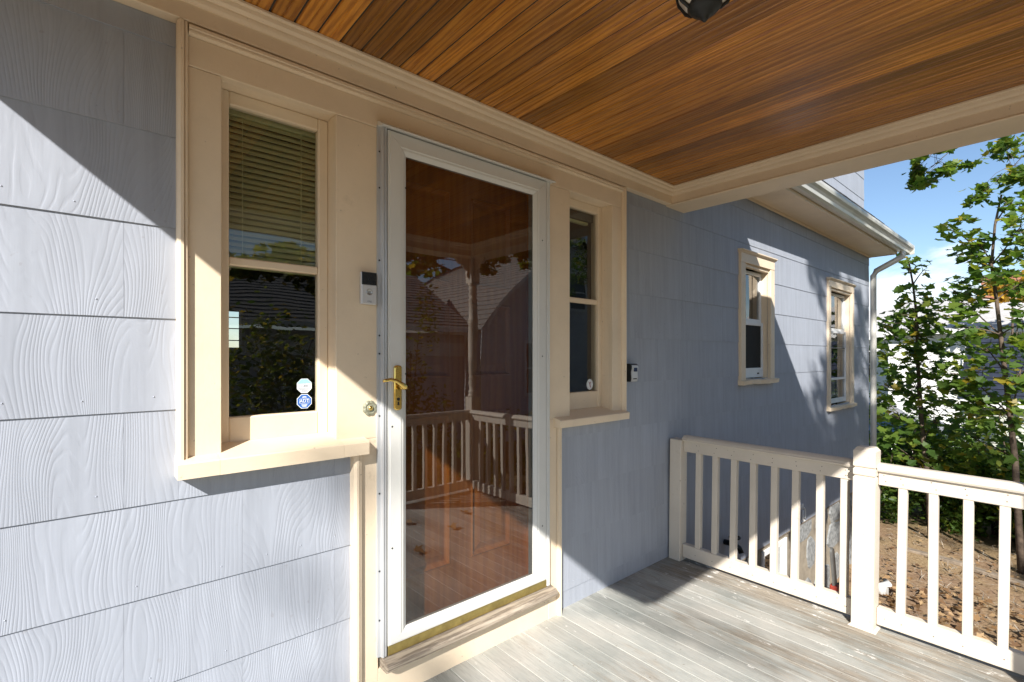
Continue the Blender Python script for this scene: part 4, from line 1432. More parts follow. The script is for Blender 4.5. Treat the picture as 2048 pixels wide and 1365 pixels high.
def build_lantern():
    cx, cy = 1.28, -1.137
    l = empty('ceiling_lantern', (cx, cy, CZ), None, 'black metal ceiling lantern with frosted glass sides on the wooden porch ceiling', 'lantern')
    lathe('canopy', [(0.062, 2.464), (0.066, 2.455), (0.055, 2.44), (0.03, 2.432)], M['black'], l, cx, cy, 18)
    n = 6
    zt, zb, rt, rb = 2.432, 2.285, 0.105, 0.046
    def ring(r, z): return [(cx + r * math.cos(2 * math.pi * k / n + 0.35), cy + r * math.sin(2 * math.pi * k / n + 0.35), z) for k in range(n)]
    lev = [(0.092, 2.428), (0.098, 2.406), (0.087, 2.362), (0.063, 2.324), (0.043, 2.307)]
    for k in range(n):
        vs, fs = [], []
        for r, z in lev:
            rr = ring(r - 0.003, z)
            vs += [rr[k], rr[(k + 1) % n]]
        fs = [(2 * i, 2 * i + 1, 2 * i + 3, 2 * i + 2) for i in range(len(lev) - 1)]
        mo('glass_side', vs, fs, M['lampglass'], l)
        vs, fs = tube([ring(r, z)[k] for r, z in lev], [0.0055] * len(lev), 6)
        mo('rib', vs, fs, M['black'], l)
    lathe('bottom_cap', [(0.0445, 2.317), (0.045, 2.307), (0.035, 2.295), (0.024, 2.291), (0.022, 2.285), (0.013, 2.282), (0.010, 2.274), (0.004, 2.267)], M['black'], l, cx, cy, 18)
    lathe('top_ring', [(0.10, 2.412), (0.106, 2.416), (0.106, 2.424), (0.09, 2.426)], M['black'], l, cx, cy, 12)


build_lantern()

# ================================================================== PLANTS
MAPLE = ([(0, 0), (0.16, 0.03), (0.40, 0.02), (0.34, 0.22), (0.58, 0.50), (0.30, 0.50), (0.26, 0.66), (0, 1.0)])
OVAL = ([(0, 0), (0.20, 0.20), (0.24, 0.5), (0.15, 0.8), (0, 1.0)])


def leaf_arrays(shape, P, N, size, yaw, fold=0.25):
    """P centres (n,3), N normals (n,3), size (n,), yaw (n,) -> verts, faces"""
    m = len(shape)
    half = np.array(shape)
    base = []
    for x, y in half: base.append((x, y - 0.5, fold * x))
    for x, y in half[1:-1]: base.append((-x, y - 0.5, fold * x))
    base = np.array(base)
    n = len(P)
    N = N / np.linalg.norm(N, axis=1, keepdims=True)
    ref = np.stack([np.cos(yaw), np.sin(yaw), np.zeros(n)], 1)
    T = ref - N * (ref * N).sum(1, keepdims=True)
    T /= np.linalg.norm(T, axis=1, keepdims=True) + 1e-9
    B = np.cross(N, T)
    V = P[:, None, :] + size[:, None, None] * (base[None, :, 0:1] * B[:, None, :] + base[None, :, 1:2] * T[:, None, :] + base[None, :, 2:3] * N[:, None, :])
    k = len(base)
    f1 = list(range(m))
    f2 = [0] + [m + i for i in range(m - 2)] + [m - 1]
    f2 = f2[::-1]
    F = []
    for i in range(n):
        o = i * k
        F.append([o + j for j in f1])
        F.append([o + j for j in f2])
    return V.reshape(-1, 3), F


def fast_mesh(name, V, F, mats):
    me = bpy.data.meshes.new(name)
    me.from_pydata(V.tolist() if hasattr(V, 'tolist') else V, [], F)
    for m in (mats if isinstance(mats, list) else [mats]): me.materials.append(m)
    return me


def rand_norm(n, up=1.0, spread=0.6):
    v = rng.normal(0, spread, (n, 3))
    v[:, 2] = np.abs(v[:, 2]) + up
    return v


def pix(u, v, x):
    """a spot in the yard: where the sight line through that direction meets the plane at x"""
    xc = (u - 1024) / 979
    s, c = math.sin(YAW), math.cos(YAW)
    d = (s + c * xc, c - s * xc, (713 - v) / 979)
    t = x / d[0]
    return Vector((x, -1.8 + t * d[1], 1.35 + t * d[2]))


def limb(bag, a, b, r0, r1, sag=0.12, n=5):
    a, b = Vector(a), Vector(b)
    pts = []
    off = Vector((random.uniform(-1, 1), random.uniform(-1, 1), random.uniform(0.3, 1))) * (b - a).length * sag
    for i in range(n):
        t = i / (n - 1)
        pts.append(a.lerp(b, t) + off * math.sin(math.pi * t) * 0.6)
    bag.add(*tube(pts, [r0 + (r1 - r0) * i / (n - 1) for i in range(n)], 6))


LEAFMESH = {}


def sapling(name, label, base, trunk, clumps, leafmat, size, singles=300):
    """trunk: list of points; clumps: (centre, (rx, ry, rz), count)"""
    t = empty(name, base, None, label, 'sapling', 'maple saplings growing beyond the railing')
    tb = Bag()
    n = len(trunk)
    tb.add(*tube(trunk, [0.034 * (1 - 0.80 * i / (n - 1)) + 0.003 for i in range(n)], 8))
    P, Nn, Sz, Yw = [], [], [], []
    for (c, rad, cnt) in clumps:
        c = Vector(c)
        near = min(trunk, key=lambda q: (Vector(q) - c).length + (0.4 if q[2] > c.z - 0.1 else 0))
        limb(tb, near, c, 0.010, 0.004, 0.10)
        for _ in range(max(2, cnt // 9)):
            q = c + Vector((random.uniform(-1, 1) * rad[0], random.uniform(-1, 1) * rad[1], random.uniform(-0.9, 0.9) * rad[2]))
            limb(tb, c.lerp(Vector(near), random.uniform(0, 0.4)), q, 0.0045, 0.002, 0.08, 4)
        p = rng.uniform(-1, 1, (cnt, 3))
        p /= np.maximum(1, np.linalg.norm(p, axis=1, keepdims=True))
        p += rng.normal(0, 0.16, (cnt, 3))
        P.append(np.array(c) + p * np.array(rad) * np.array([1.0, 1.1, 1.35]))
        Nn.append(rand_norm(cnt, 0.5, 0.75) + 0.55 * np.array(SUN))
        Sz.append(rng.uniform(0.65, 1.15, cnt) * size)
        Yw.append(rng.uniform(0, 6.28, cnt))
    tb.obj('trunk', M['bark'], t, True)
    P, Nn, Sz, Yw = np.vstack(P), np.vstack(Nn), np.concatenate(Sz), np.concatenate(Yw)
    idx = rng.permutation(len(P))
    a, r = idx[:singles], idx[singles:]
    # separate leaves on shared meshes
    if 'm' not in LEAFMESH:
        V, F = leaf_arrays(MAPLE, np.zeros((1, 3)), np.array([[0, 0, 1.0]]), np.ones(1), np.zeros(1), 0.22)
        LEAFMESH['m'] = fast_mesh('leaf', V, F, leafmat)
    me = LEAFMESH['m']
    for i in a:
        o = bpy.data.objects.new('leaf', me)
        C.objects.link(o)
        nv = Vector(Nn[i]).normalized()
        o.rotation_euler = (nv.to_track_quat('Z', 'Y') @ Matrix.Rotation(Yw[i], 3, 'Z').to_quaternion()).to_euler()
        o.scale = (Sz[i],) * 3
        put(o, P[i], t)
    if len(r):
        V, F = leaf_arrays(MAPLE, P[r] - np.array(base), Nn[r], Sz[r], Yw[r], 0.22)
        o = bpy.data.objects.new('foliage', fast_mesh('foliage', V, F, leafmat))
        C.objects.link(o)
        put(o, base, t)
        o['kind'] = 'stuff'
    return t


def pclump(u0, u1, v0, v1, x, n, depth=None):
    a, b = pix(u0, (v0 + v1) / 2, x), pix(u1, (v0 + v1) / 2, x)
    c = pix((u0 + u1) / 2, (v0 + v1) / 2, x)
    h = pix((u0 + u1) / 2, v0, x).z - pix((u0 + u1) / 2, v1, x).z
    w = abs(a.y - b.y) / 2
    return (c, (depth or max(w, 0.25), w, h / 2), n)


def build_saplings():
    X = 8.5
    base = pix(2043, 1150, X); base.z = GZ
    tr = [tuple(base)] + [tuple(pix(u, v, X)) for u, v in ((2036, 1020), (2030, 920), (2020, 830), (2010, 745), (2001, 670), (1993, 600), (1983, 530), (1990, 450), (2003, 390))]
    cl = [pclump(*a) for a in (
        (1878, 1950, 442, 478, X, 26), (1925, 1985, 470, 500, X, 22), (1900, 1975, 495, 522, X + 0.2, 24), (1940, 2000, 515, 545, X, 20), (1935, 2020, 545, 575, X - 0.2, 28),
        (1995, 2055, 385, 425, X, 22), (2010, 2075, 430, 475, X - 0.2, 30), (2000, 2070, 480, 525, X, 30), (2010, 2080, 540, 590, X + 0.2, 30),
        (1878, 1945, 562, 612, X + 0.3, 36), (1900, 1970, 590, 625, X, 26), (1880, 1960, 628, 680, X - 0.2, 46), (1915, 2000, 660, 705, X + 0.2, 34), (2020, 2085, 600, 690, X, 40),
        (1880, 1985, 720, 770, X, 60), (2005, 2080, 690, 780, X - 0.2, 50), (1890, 1990, 770, 815, X + 0.2, 46), (1930, 2060, 800, 860, X, 60), (1960, 2085, 860, 930, X + 0.2, 60), (1900, 2000, 830, 930, X + 0.5, 60))]
    sapling('maple_sapling', 'tall maple sapling with a bare leaning stem, rightmost beyond the railing', tuple(base), tr, [(c, r_, int(n * 1.55)) for c, r_, n in cl], M['leafgreen'], 0.128)
    X = 9.1
    base = pix(1862, 1060, X); base.z = GZ
    tr = [tuple(base)] + [tuple(pix(u, v, X)) for u, v in ((1856, 960), (1846, 880), (1840, 800), (1836, 730), (1834, 670), (1832, 620), (1826, 570), (1818, 525))]
    cl = [pclump(*a) for a in (
        (1798, 1832, 520, 552, X, 12), (1835, 1858, 528, 555, X, 8), (1806, 1824, 515, 530, X, 5), (1795, 1860, 572, 600, X, 26), (1788, 1872, 598, 640, X, 50), (1780, 1870, 625, 665, X, 60), (1800, 1885, 645, 700, X, 90),
        (1750, 1800, 640, 690, X + 0.2, 40), (1748, 1830, 690, 740, X, 56), (1815, 1890, 690, 745, X, 60), (1745, 1790, 740, 800, X, 45), (1785, 1880, 740, 800, X, 80), (1745, 1850, 800, 870, X, 90), (1830, 1930, 790, 870, X + 0.2, 90), (1750, 1900, 870, 940, X, 110))]
    sapling('maple_sapling', 'bushy young maple sapling nearest the white downspout', tuple(base), tr, [(c, r_, int(n * 1.2)) for c, r_, n in cl], M['leafgreen'], 0.125)


build_saplings()


def shrub(name, label, c, rad, n, leafmat, size, shape=OVAL, cat='shrub', group=None, stems=7, up=0.5):
    base = Vector((c[0], c[1], GZ))
    t = empty(name, base, None, label, cat, group)
    tb = Bag()
    cen = Vector((c[0], c[1], GZ + rad[2]))
    for k in range(stems):
        q = cen + Vector((random.uniform(-0.8, 0.8) * rad[0], random.uniform(-0.8, 0.8) * rad[1], random.uniform(-0.2, 0.9) * rad[2]))
        limb(tb, base + Vector((random.uniform(-0.1, 0.1), random.uniform(-0.1, 0.1), -0.03)), q, 0.02, 0.006, 0.12, 6)
    tb.obj('stem', M['bark'], t, True)
    # leaves gather in clumps of uneven size
    k = 26
    cc = rng.normal(0, 0.5, (k, 3))
    cc /= np.maximum(1, np.linalg.norm(cc, axis=1, keepdims=True))
    pick = rng.integers(0, k, n)
    p = cc[pick] + rng.normal(0, 0.17, (n, 3))
    P = np.array(cen) + p * np.array(rad)
    P[:, 2] = np.maximum(P[:, 2], GZ + 0.03)
    V, F = leaf_arrays(shape, P - np.array(base), rand_norm(n, up, 0.8), rng.uniform(0.6, 1.2, n) * size, rng.uniform(0, 6.28, n))
    o = bpy.data.objects.new('foliage', fast_mesh('foliage', V, F, leafmat))
    C.objects.link(o)
    put(o, base, t)
    o['kind'] = 'stuff'
    return t


def build_shrubs():
    G = 'shrubs along the yard edge behind the railing'
    L = ['dark bush by the foot of the downspout', 'low dark bush behind the bushy sapling', 'broad green bush behind the post of the railing', 'leafy bush before the chain link fence', 'green bush before the pale shed', 'dark bush at the foot of the leaning sapling', 'thick bush at the right edge behind the railing']
    for l, c, r, n in zip(L, ((9.6, 0.35), (10.2, -0.3), (9.9, -0.75), (10.3, -1.2), (9.6, -1.6), (9.2, -2.1), (9.3, -2.7)),
                          ((0.7, 0.6, 0.72), (0.7, 0.6, 0.80), (0.6, 0.55, 0.70), (0.8, 0.6, 0.75), (0.6, 0.55, 0.60), (0.6, 0.6, 0.72), (0.7, 0.6, 0.82)),
                          (2600, 2600, 2400, 2600, 2300, 2300, 2400)):
        shrub('shrub', l, c, r, n, M['leafdark'] if n == 2600 else M['leafgreen'], 0.085, MAPLE if n != 2600 else OVAL, group=G)
    for l, c, r_, n in (('light green bush between the two saplings', (10.4, 0.2), (0.9, 0.8, 0.95), 2000), ('light green bush behind the leaning sapling', (10.2, -1.1), (0.8, 0.7, 0.85), 1700)):
        shrub('shrub', l, c, r_, n, M['leafgreen'], 0.10, MAPLE, group=G)
    G = 'shrubs in front of the porch, mirrored in the glass'
    L = ['tall loose shrub mirrored in the left of the door glass', 'round olive shrub mirrored in the left window', 'tall olive shrub mirrored low in the left window', 'small shrub mirrored in the narrow side window', 'dark low shrub mirrored behind the front railing']
    for l, c, r, n in zip(L, ((3.7, -5.0), (1.3, -5.6), (2.2, -5.3), (7.4, -5.2), (5.6, -5.4)), ((0.65, 0.55, 1.75), (0.95, 0.7, 1.6), (0.6, 0.5, 1.6), (0.8, 0.7, 0.85), (1.1, 0.7, 0.75)), (4200, 3400, 2600, 1900, 1900)):
        shrub('garden_shrub', l, c, r, n, M['leafolive'], 0.09, OVAL, group=G)


build_shrubs()


def tree(name, label, base, blobs, height, r0, n, leafmat, size, shape=MAPLE, group=None, lean=(0, 0)):
    """blobs: (centre, radii, share) of the crown"""
    base = Vector(base)
    t = empty(name, base, None, label, 'tree', group)
    tb = Bag()
    top = base + Vector((lean[0], lean[1], height))
    pts = [base + Vector((lean[0] * s ** 1.5 + 0.08 * math.sin(5 * s), lean[1] * s ** 1.5, -0.1 + (height + 0.1) * s)) for s in np.linspace(0, 1, 8)]
    tb.add(*tube(pts, [r0 * (1.25 if i == 0 else 1 - 0.75 * i / 7) for i in range(8)], 10))
    P = []
    tot = sum(b[2] for b in blobs)
    for c, r, sh in blobs:
        c = Vector(c)
        near = min(pts[2:], key=lambda q: (q - c).length + max(0, q.z - c.z) * 1.2)
        if max(r) < 0.7:        # a light spray hangs from the nearest big bough
            near = min([Vector(b_[0]) for b_ in blobs if max(b_[1]) > 0.9], key=lambda q: (q - c).length)
        lr = min(1.0, max(r) / 1.0) ** 2
        limb(tb, near, c, max(0.009, r0 * 0.28 * lr), max(0.004, r0 * 0.08 * lr), 0.10, 7)
        small = max(r) < 0.7
        k = max(4, int(10 * sh))
        m = int(n * sh / tot)
        cc = rng.normal(0, 0.55, (k, 3))
        cc /= np.maximum(1, np.linalg.norm(cc, axis=1, keepdims=True))
        for q in cc:
            limb(tb, c.lerp(near, random.uniform(0, 0.05 if small else 0.25)), c + Vector(q * np.array(r)), 0.003 if small else max(0.004, r0 * 0.07 * lr), 0.0015 if small else 0.003, 0.2 if small else 0.12, 5)
        pk = rng.integers(0, k, m)
        p = cc[pk] + rng.normal(0, 0.13, (m, 3)) * np.array([1, 1, 0.7])
        P.append(np.array(c) + p * np.array(r))
    tb.obj('trunk', M['bark'], t, True)
    P = np.vstack(P)
    m = len(P)
    V, F = leaf_arrays(shape, P - np.array(base), rand_norm(m, 0.6, 0.8), rng.uniform(0.7, 1.2, m) * size, rng.uniform(0, 6.28, m))
    o = bpy.data.objects.new('crown', fast_mesh('crown', V, F, leafmat))
    C.objects.link(o)
    put(o, base, t)
    o['kind'] = 'stuff'
    return t


def build_trees():
    # yard tree in front: its crown dapples the far wall and is mirrored in the glass
    tree('yard_tree', 'broad yard tree before the porch whose boughs are mirrored high in the door glass', (1.2, -9.2, GZ),
         [((-1.4, -6.5, 8.3), (0.9, 0.9, 0.9), 2.0), ((-1.45, -6.5, 7.1), (1.2, 0.8, 0.7), 3.4), ((-1.0, -6.8, 9.6), (0.8, 0.8, 0.6), 1.0), ((2.4, -7.4, 2.95), (1.5, 0.8, 0.42), 1.9), ((5.2, -7.4, 3.55), (0.9, 0.8, 0.40), 1.3), ((6.9, -7.4, 3.75), (1.0, 0.8, 0.40), 1.4), ((8.3, -7.2, 4.1), (0.9, 0.7, 0.5), 1.3), ((3.0, -8.8, 6.6), (1.8, 1.5, 1.4), 2.2), ((7.6, -6.4, 5.2), (1.0, 0.8, 0.6), 1.0), ((-2.4, -10.5, 9.0), (1.3, 1.2, 1.2), 1.5)],
         9.2, 0.26, 7000, M['leafolive'], 0.14, lean=(-0.4, 0.6))
    # side tree: its boughs hang into the sky at the top right
    a = pix(1862, 335, 8.2); b = pix(2015, 345, 8.6); c = pix(2030, 300, 9.4); e = pix(1825, 345, 8.2)
    tree('side_yard_tree', 'tall tree out to the right with boughs hanging into the sky by the roof beam', (11.5, -4.6, GZ),
         [(a, (0.45, 0.40, 0.30), 0.85), (e, (0.22, 0.16, 0.34), 0.45), (b, (0.45, 0.42, 0.42), 0.8), (c, (0.6, 0.55, 0.22), 0.4), ((10.2, -3.2, 6.0), (1.0, 0.8, 0.6), 1.4), ((11.0, -7.6, 4.0), (1.1, 0.8, 0.9), 1.4), ((11.3, -4.6, 7.2), (2.0, 1.8, 1.4), 3.5), ((12.6, -5.6, 6.0), (1.6, 1.5, 1.2), 2.5)],
         7.6, 0.20, 4800, M['leafgreen'], 0.085, lean=(-0.5, 0.4))
    tree('back_tree', 'tall dark tree rising behind the mirrored gambrel house', (15.5, -20.0, GZ),
         [((12.5, -19, 7.5), (2.6, 2.0, 2.2), 2), ((16.5, -20, 8.5), (3.0, 2.2, 2.6), 3), ((9.5, -18.5, 6.5), (1.6, 1.5, 1.4), 1)], 8.0, 0.3, 3000, M['leafdark'], 0.34)
    # tall thin tree far up-sun: a few sprays soften the light on the wall
    sp = []
    for wx, wz, k in ((0.84, 0.86, 21.5), (0.83, 0.22, 22)):
        q = Vector((wx, 0, wz)) + SUN * k
        sp.append((q, (0.2, 0.2, 0.2), 0.03))
    tree('tall_tree', 'tall thin tree far out to the left whose sprays soften the sunlight', (-17.5, -13.5, GZ),
         [((-17.0, -13.2, 8.0), (2.0, 2.0, 1.6), 2.0), ((-17.3, -13.4, 5.5), (1.8, 1.8, 1.2), 1.0)] + sp, 11.5, 0.22, 900, M['leafolive'], 0.16)
    # yellow tree by the far chimney
    tree('yellow_tree', 'small yellow autumn tree by the brick chimney of the white house', (22.2, -0.55, GZ - 0.2),
         [((22.2, -0.5, 3.6), (1.0, 0.9, 0.75), 1), ((22.4, -1.3, 3.2), (0.9, 0.9, 0.9), 1)], 4.2, 0.09, 700, M['leafyellow'], 0.2)
    tree('distant_tree', 'reddish autumn tree behind the white houses near the downspout', (40.0, 9.5, GZ - 0.3),
         [((40, 9.5, 3.6), (2.2, 2.6, 1.5), 1), ((41, 7.0, 3.2), (2.0, 2.0, 1.3), 1)], 3.8, 0.2, 900, M['leafdry'], 0.4)
    tree('distant_tree', 'dark distant tree behind the low white house beyond the bushy sapling', (42.0, 3.0, GZ - 0.3),
         [((42, 3.2, 3.4), (2.0, 2.6, 1.4), 1)], 3.6, 0.2, 700, M['leafolive'], 0.4)


build_trees()


# ================================================================== NEIGHBOURS
def clapboards(bag, p0, p1, z0, z1, n, step, t=0.018):
    """lapped boards on a wall from p0 to p1 (xy), outward normal n"""
    z = z0
    p0, p1, n = Vector(p0 + (0,)), Vector(p1 + (0,)), Vector(n + (0,))
    while z < z1 - 0.01:
        ze = min(z + step, z1)
        a, b = p0 + n * t, p1 + n * t
        bag.add([(a.x, a.y, z), (b.x, b.y, z), (p1.x, p1.y, ze), (p0.x, p0.y, ze), (p0.x, p0.y, z), (p1.x, p1.y, z)], [(0, 1, 2, 3), (0, 4, 5, 1)])
        z = ze


def simple_window(parent, p, n, w, z0, z1, glass=None):
    """window on a wall: p = centre (xy), n = outward normal"""
    n = Vector(n + (0,)); p = Vector(p + (0,))
    t = Vector((-n.y, n.x, 0))
    f = Bag()
    def q(a, o, z): v = p + t * a + n * o; return (v.x, v.y, z)
    def bar(a0, a1, s0, s1, o=0.05):
        f.add([q(a0, 0, s0), q(a1, 0, s0), q(a1, 0, s1), q(a0, 0, s1), q(a0, o, s0), q(a1, o, s0), q(a1, o, s1), q(a0, o, s1)],
              [(4, 5, 6, 7), (0, 4, 7, 3), (1, 2, 6, 5), (3, 7, 6, 2), (0, 1, 5, 4)])
    h = w / 2
    bar(-h - 0.09, -h, z0 - 0.08, z1 + 0.1); bar(h, h + 0.09, z0 - 0.08, z1 + 0.1)
    bar(-h, h, z1, z1 + 0.099); bar(-h, h, z0 - 0.079, z0); bar(-h, h, (z0 + z1) / 2 - 0.025, (z0 + z1) / 2 + 0.025, 0.04)
    fr = f.obj('window', M['whitewall'], parent)
    g = Bag()
    g.add([q(-h, 0.022, z0), q(h, 0.022, z0), q(h, 0.022, z1), q(-h, 0.022, z1)], [(0, 1, 2, 3)])
    go = g.obj('pane', M['blackgloss'], fr)
    return fr


def roof_courses(bag, A, B, Cc, Dd, step=0.16, t=0.02):
    """lapped courses on a quad: A-B eave, D-C ridge"""
    A, B, Cc, Dd = map(Vector, (A, B, Cc, Dd))
    n = (B - A).cross(Dd - A).normalized()
    if n.z < 0: n = -n
    k = max(2, int((Dd - A).length / step))
    for i in range(k):
        a0, b0 = A.lerp(Dd, i / k) + n * t, B.lerp(Cc, i / k) + n * t
        a1, b1 = A.lerp(Dd, (i + 1) / k), B.lerp(Cc, (i + 1) / k)
        bag.add([a0, b0, b1, a1, a0 - n * t, b0 - n * t], [(0, 1, 2, 3), (0, 4, 5, 1)])


def gable_house(name, label, x, y, z0, eave, ridge, axis, wall, roofm, cat='house', over=0.3, lap=0.14, group=None):
    """axis = direction of the ridge"""
    h = empty(name, ((x[0] + x[1]) / 2, (y[0] + y[1]) / 2, z0), None, label, cat, group)
    b = Bag()
    clapboards(b, (x[0], y[1]), (x[0], y[0]), z0, eave, (-1.0, 0.0), lap)
    clapboards(b, (x[0], y[0]), (x[1], y[0]), z0, eave, (0.0, -1.0), lap)
    clapboards(b, (x[1], y[0]), (x[1], y[1]), z0, eave, (1.0, 0.0), lap)
    clapboards(b, (x[1], y[1]), (x[0], y[1]), z0, eave, (0.0, 1.0), lap)
    if axis == 'y':
        m = (x[0] + x[1]) / 2
        for yy in y: b.add([(x[0], yy, eave), (x[1], yy, eave), (m, yy, ridge)], [(0, 1, 2)])
    else:
        m = (y[0] + y[1]) / 2
        for xx in x: b.add([(xx, y[0], eave), (xx, y[1], eave), (xx, m, ridge)], [(0, 1, 2)])
    b.obj('wall', wall, h)
    r = Bag()
    if axis == 'y':
        s = (ridge - eave) / (m - x[0])
        ya, yb = y[0] - over, y[1] + over
        roof_courses(r, (x[0] - over, yb, eave - s * over), (x[0] - over, ya, eave - s * over), (m, ya, ridge + 0.02), (m, yb, ridge + 0.02))
        roof_courses(r, (x[1] + over, ya, eave - s * over), (x[1] + over, yb, eave - s * over), (m, yb, ridge + 0.02), (m, ya, ridge + 0.02))
        f = Bag(); f.box((x[0] - over - 0.04, x[0] - over), (ya, yb), (eave - s * over - 0.13, eave - s * over + 0.01))
        f.box((x[0] - over, x[0]), (ya, yb), (eave - s * over - 0.05, eave - s * over - 0.03))
    else:
        s = (ridge - eave) / (m - y[0])
        xa, xb = x[0] - over, x[1] + over
        roof_courses(r, (xa, y[0] - over, eave - s * over), (xb, y[0] - over, eave - s * over), (xb, m, ridge + 0.02), (xa, m, ridge + 0.02))
        roof_courses(r, (xb, y[1] + over, eave - s * over), (xa, y[1] + over, eave - s * over), (xa, m, ridge + 0.02), (xb, m, ridge + 0.02))
        f = Bag(); f.box((xa, xb), (y[1] + over, y[1] + over + 0.04), (eave - s * over - 0.13, eave - s * over + 0.01))
        f.box((xa, xb), (y[0] - over - 0.04, y[0] - over), (eave - s * over - 0.13, eave - s * over + 0.01))
    r.obj('roof', roofm, h)
    f.obj('fascia', M['whitewall'], h)
    return h


def build_neighbours():
    g0 = GZ - 0.3
    h = gable_house('neighbour_house', 'white neighbour house with pale roof and brick chimney behind the leaning sapling', (24.0, 31.0), (-9.0, 3.0), g0, 2.45, 3.75, 'y', M['whitewall'], M['roofpale'], over=0.4)
    for yy, z0, z1 in ((-2.2, 0.3, 1.7), (-5.0, 0.3, 1.7)):
        simple_window(h, (23.98, yy), (-1.0, 0.0), 0.9, z0, z1)
    ch = empty('chimney', (27.5, -0.2, 3.2), h)
    proto = None
    for c in range(16):
        for k in range(3):
            for side in (0, 1):
                z = 3.08 + c * 0.09
                yv = -0.48 + k * 0.4 + (0.1 if c % 2 else -0.1)
                loc = (27.1, yv, z) if side == 0 else (27.3 + k * 0.2, -0.75, z)
                if side == 0:
                    if proto is None:
                        proto = box('brick', (loc[0] - 0.05, loc[0] + 0.05), (loc[1] - 0.19, loc[1] + 0.19), (z - 0.039, z + 0.039), M['brick'], ch, 0)
                    else:
                        same(proto, loc, ch)
    box('core', (27.08, 27.9), (-0.76, 0.60), (2.6, 4.53), M['mortar'], ch, 0)
    box('chimney_cap', (26.95, 28.0), (-0.88, 0.72), (4.51, 4.58), M['tool'], ch)
    h2 = gable_house('neighbour_house', 'low white neighbour house half hidden by leaves next to the downspout', (31.0, 38.0), (4.2, 13.0), g0, 2.5, 4.0, 'y', M['whitewall'], M['roofpale'], over=0.4)
    for yy in (5.6, 7.6, 9.6):
        simple_window(h2, (30.98, yy), (-1.0, 0.0), 0.9, 0.3, 1.6)
    sh = gable_house('garden_shed', 'pale green garden shed with blue grey roof darkened for tree shade behind the saplings', (13.2, 16.0), (-3.3, -0.45), GZ - 0.1, 0.62, 1.72, 'y', M['shedwall'], M['roofblue'], 'shed', 0.16, 0.13)
    box('corner_board', (13.15, 13.2), (-0.48, -0.38), (GZ - 0.1, 0.6), M['whitewall'], sh)
    # neighbour across the side yard, only seen in the glass
    n = empty('gambrel_house', (10.0, -13.0, GZ), None, 'grey house with curved gambrel roof mirrored in the door glass', 'house')
    b = Bag()
    yw = -9.6
    prof = [(8.7, GZ), (8.7, 2.25), (9.15, 2.9), (9.7, 3.4), (10.4, 3.95), (11.4, 4.65), (13.1, 5.5), (14.8, 4.65), (15.8, 3.95), (16.5, 3.4), (17.05, 2.9), (17.5, 2.25), (17.5, GZ)]
    clapboards(b, (17.5, yw), (8.7, yw), GZ, 2.25, (0.0, 1.0), 0.15)
    b.add([(x, yw, z) for x, z in prof[1:-1]], [tuple(range(len(prof) - 2))])
    clapboards(b, (8.7, yw), (8.7, -17.0), GZ, 2.25, (-1.0, 0.0), 0.15)
    b.obj('wall', M['greywall'], n)
    r = Bag()
    for (xa, za), (xb, zb) in zip(prof[1:-2], prof[2:-1]):
        v0 = (xa - (0.25 if (xa, za) == prof[1] else 0), yw + 0.3, za - (0.15 if (xa, za) == prof[1] else 0))
        v1 = (v0[0], -17.0, v0[2])
        if xa < 13.05:
            roof_courses(r, v1, v0, (xb, yw + 0.3, zb), (xb, -17.0, zb), 0.2)
        else:
            roof_courses(r, (xb, yw + 0.3, zb), (xb, -17.0, zb), v1, v0, 0.2)
    r.obj('roof', M['roofgrey'], n)
    b = Bag()
    for (xa, za), (xb, zb) in zip(prof[1:-2], prof[2:-1]):
        b.add([(xa, yw + 0.31, za - 0.12), (xb, yw + 0.31, zb - 0.12), (xb, yw + 0.31, zb + 0.02), (xa, yw + 0.31, za + 0.02)], [(0, 1, 2, 3)])
    b.obj('rake_board', M['whitewall'], n)
    simple_window(n, (10.9, yw), (0.0, 1.0), 0.85, 0.2, 1.75)
    simple_window(n, (14.5, yw), (0.0, 1.0), 0.85, 0.2, 1.75)
    simple_window(n, (13.1, yw), (0.0, 1.0), 0.8, 3.0, 4.2)
    # its lower wing with a long roof
    wg = empty('wing', (5.0, -12, GZ), n)
    b = Bag()
    clapboards(b, (8.68, -10.4), (-1.5, -10.4), GZ, 2.0, (0.0, 1.0), 0.15)
    b.obj('wing_wall', M['greywall'], wg)
    r = Bag()
    roof_courses(r, (8.68, -9.9, 2.15), (-2.0, -9.9, 2.15), (-2.0, -13.4, 4.15), (8.68, -13.4, 4.15), 0.2)
    r.obj('wing_roof', M['roofgrey'], wg)
    box('wing_gutter', (-2.0, 8.68), (-9.9, -9.78), (2.04, 2.16), M['whitewall'], wg)
    box('white_band', (-1.5, 8.6), (-10.38, -10.30), (1.35, 1.75), M['whitewall'], wg)


build_neighbours()


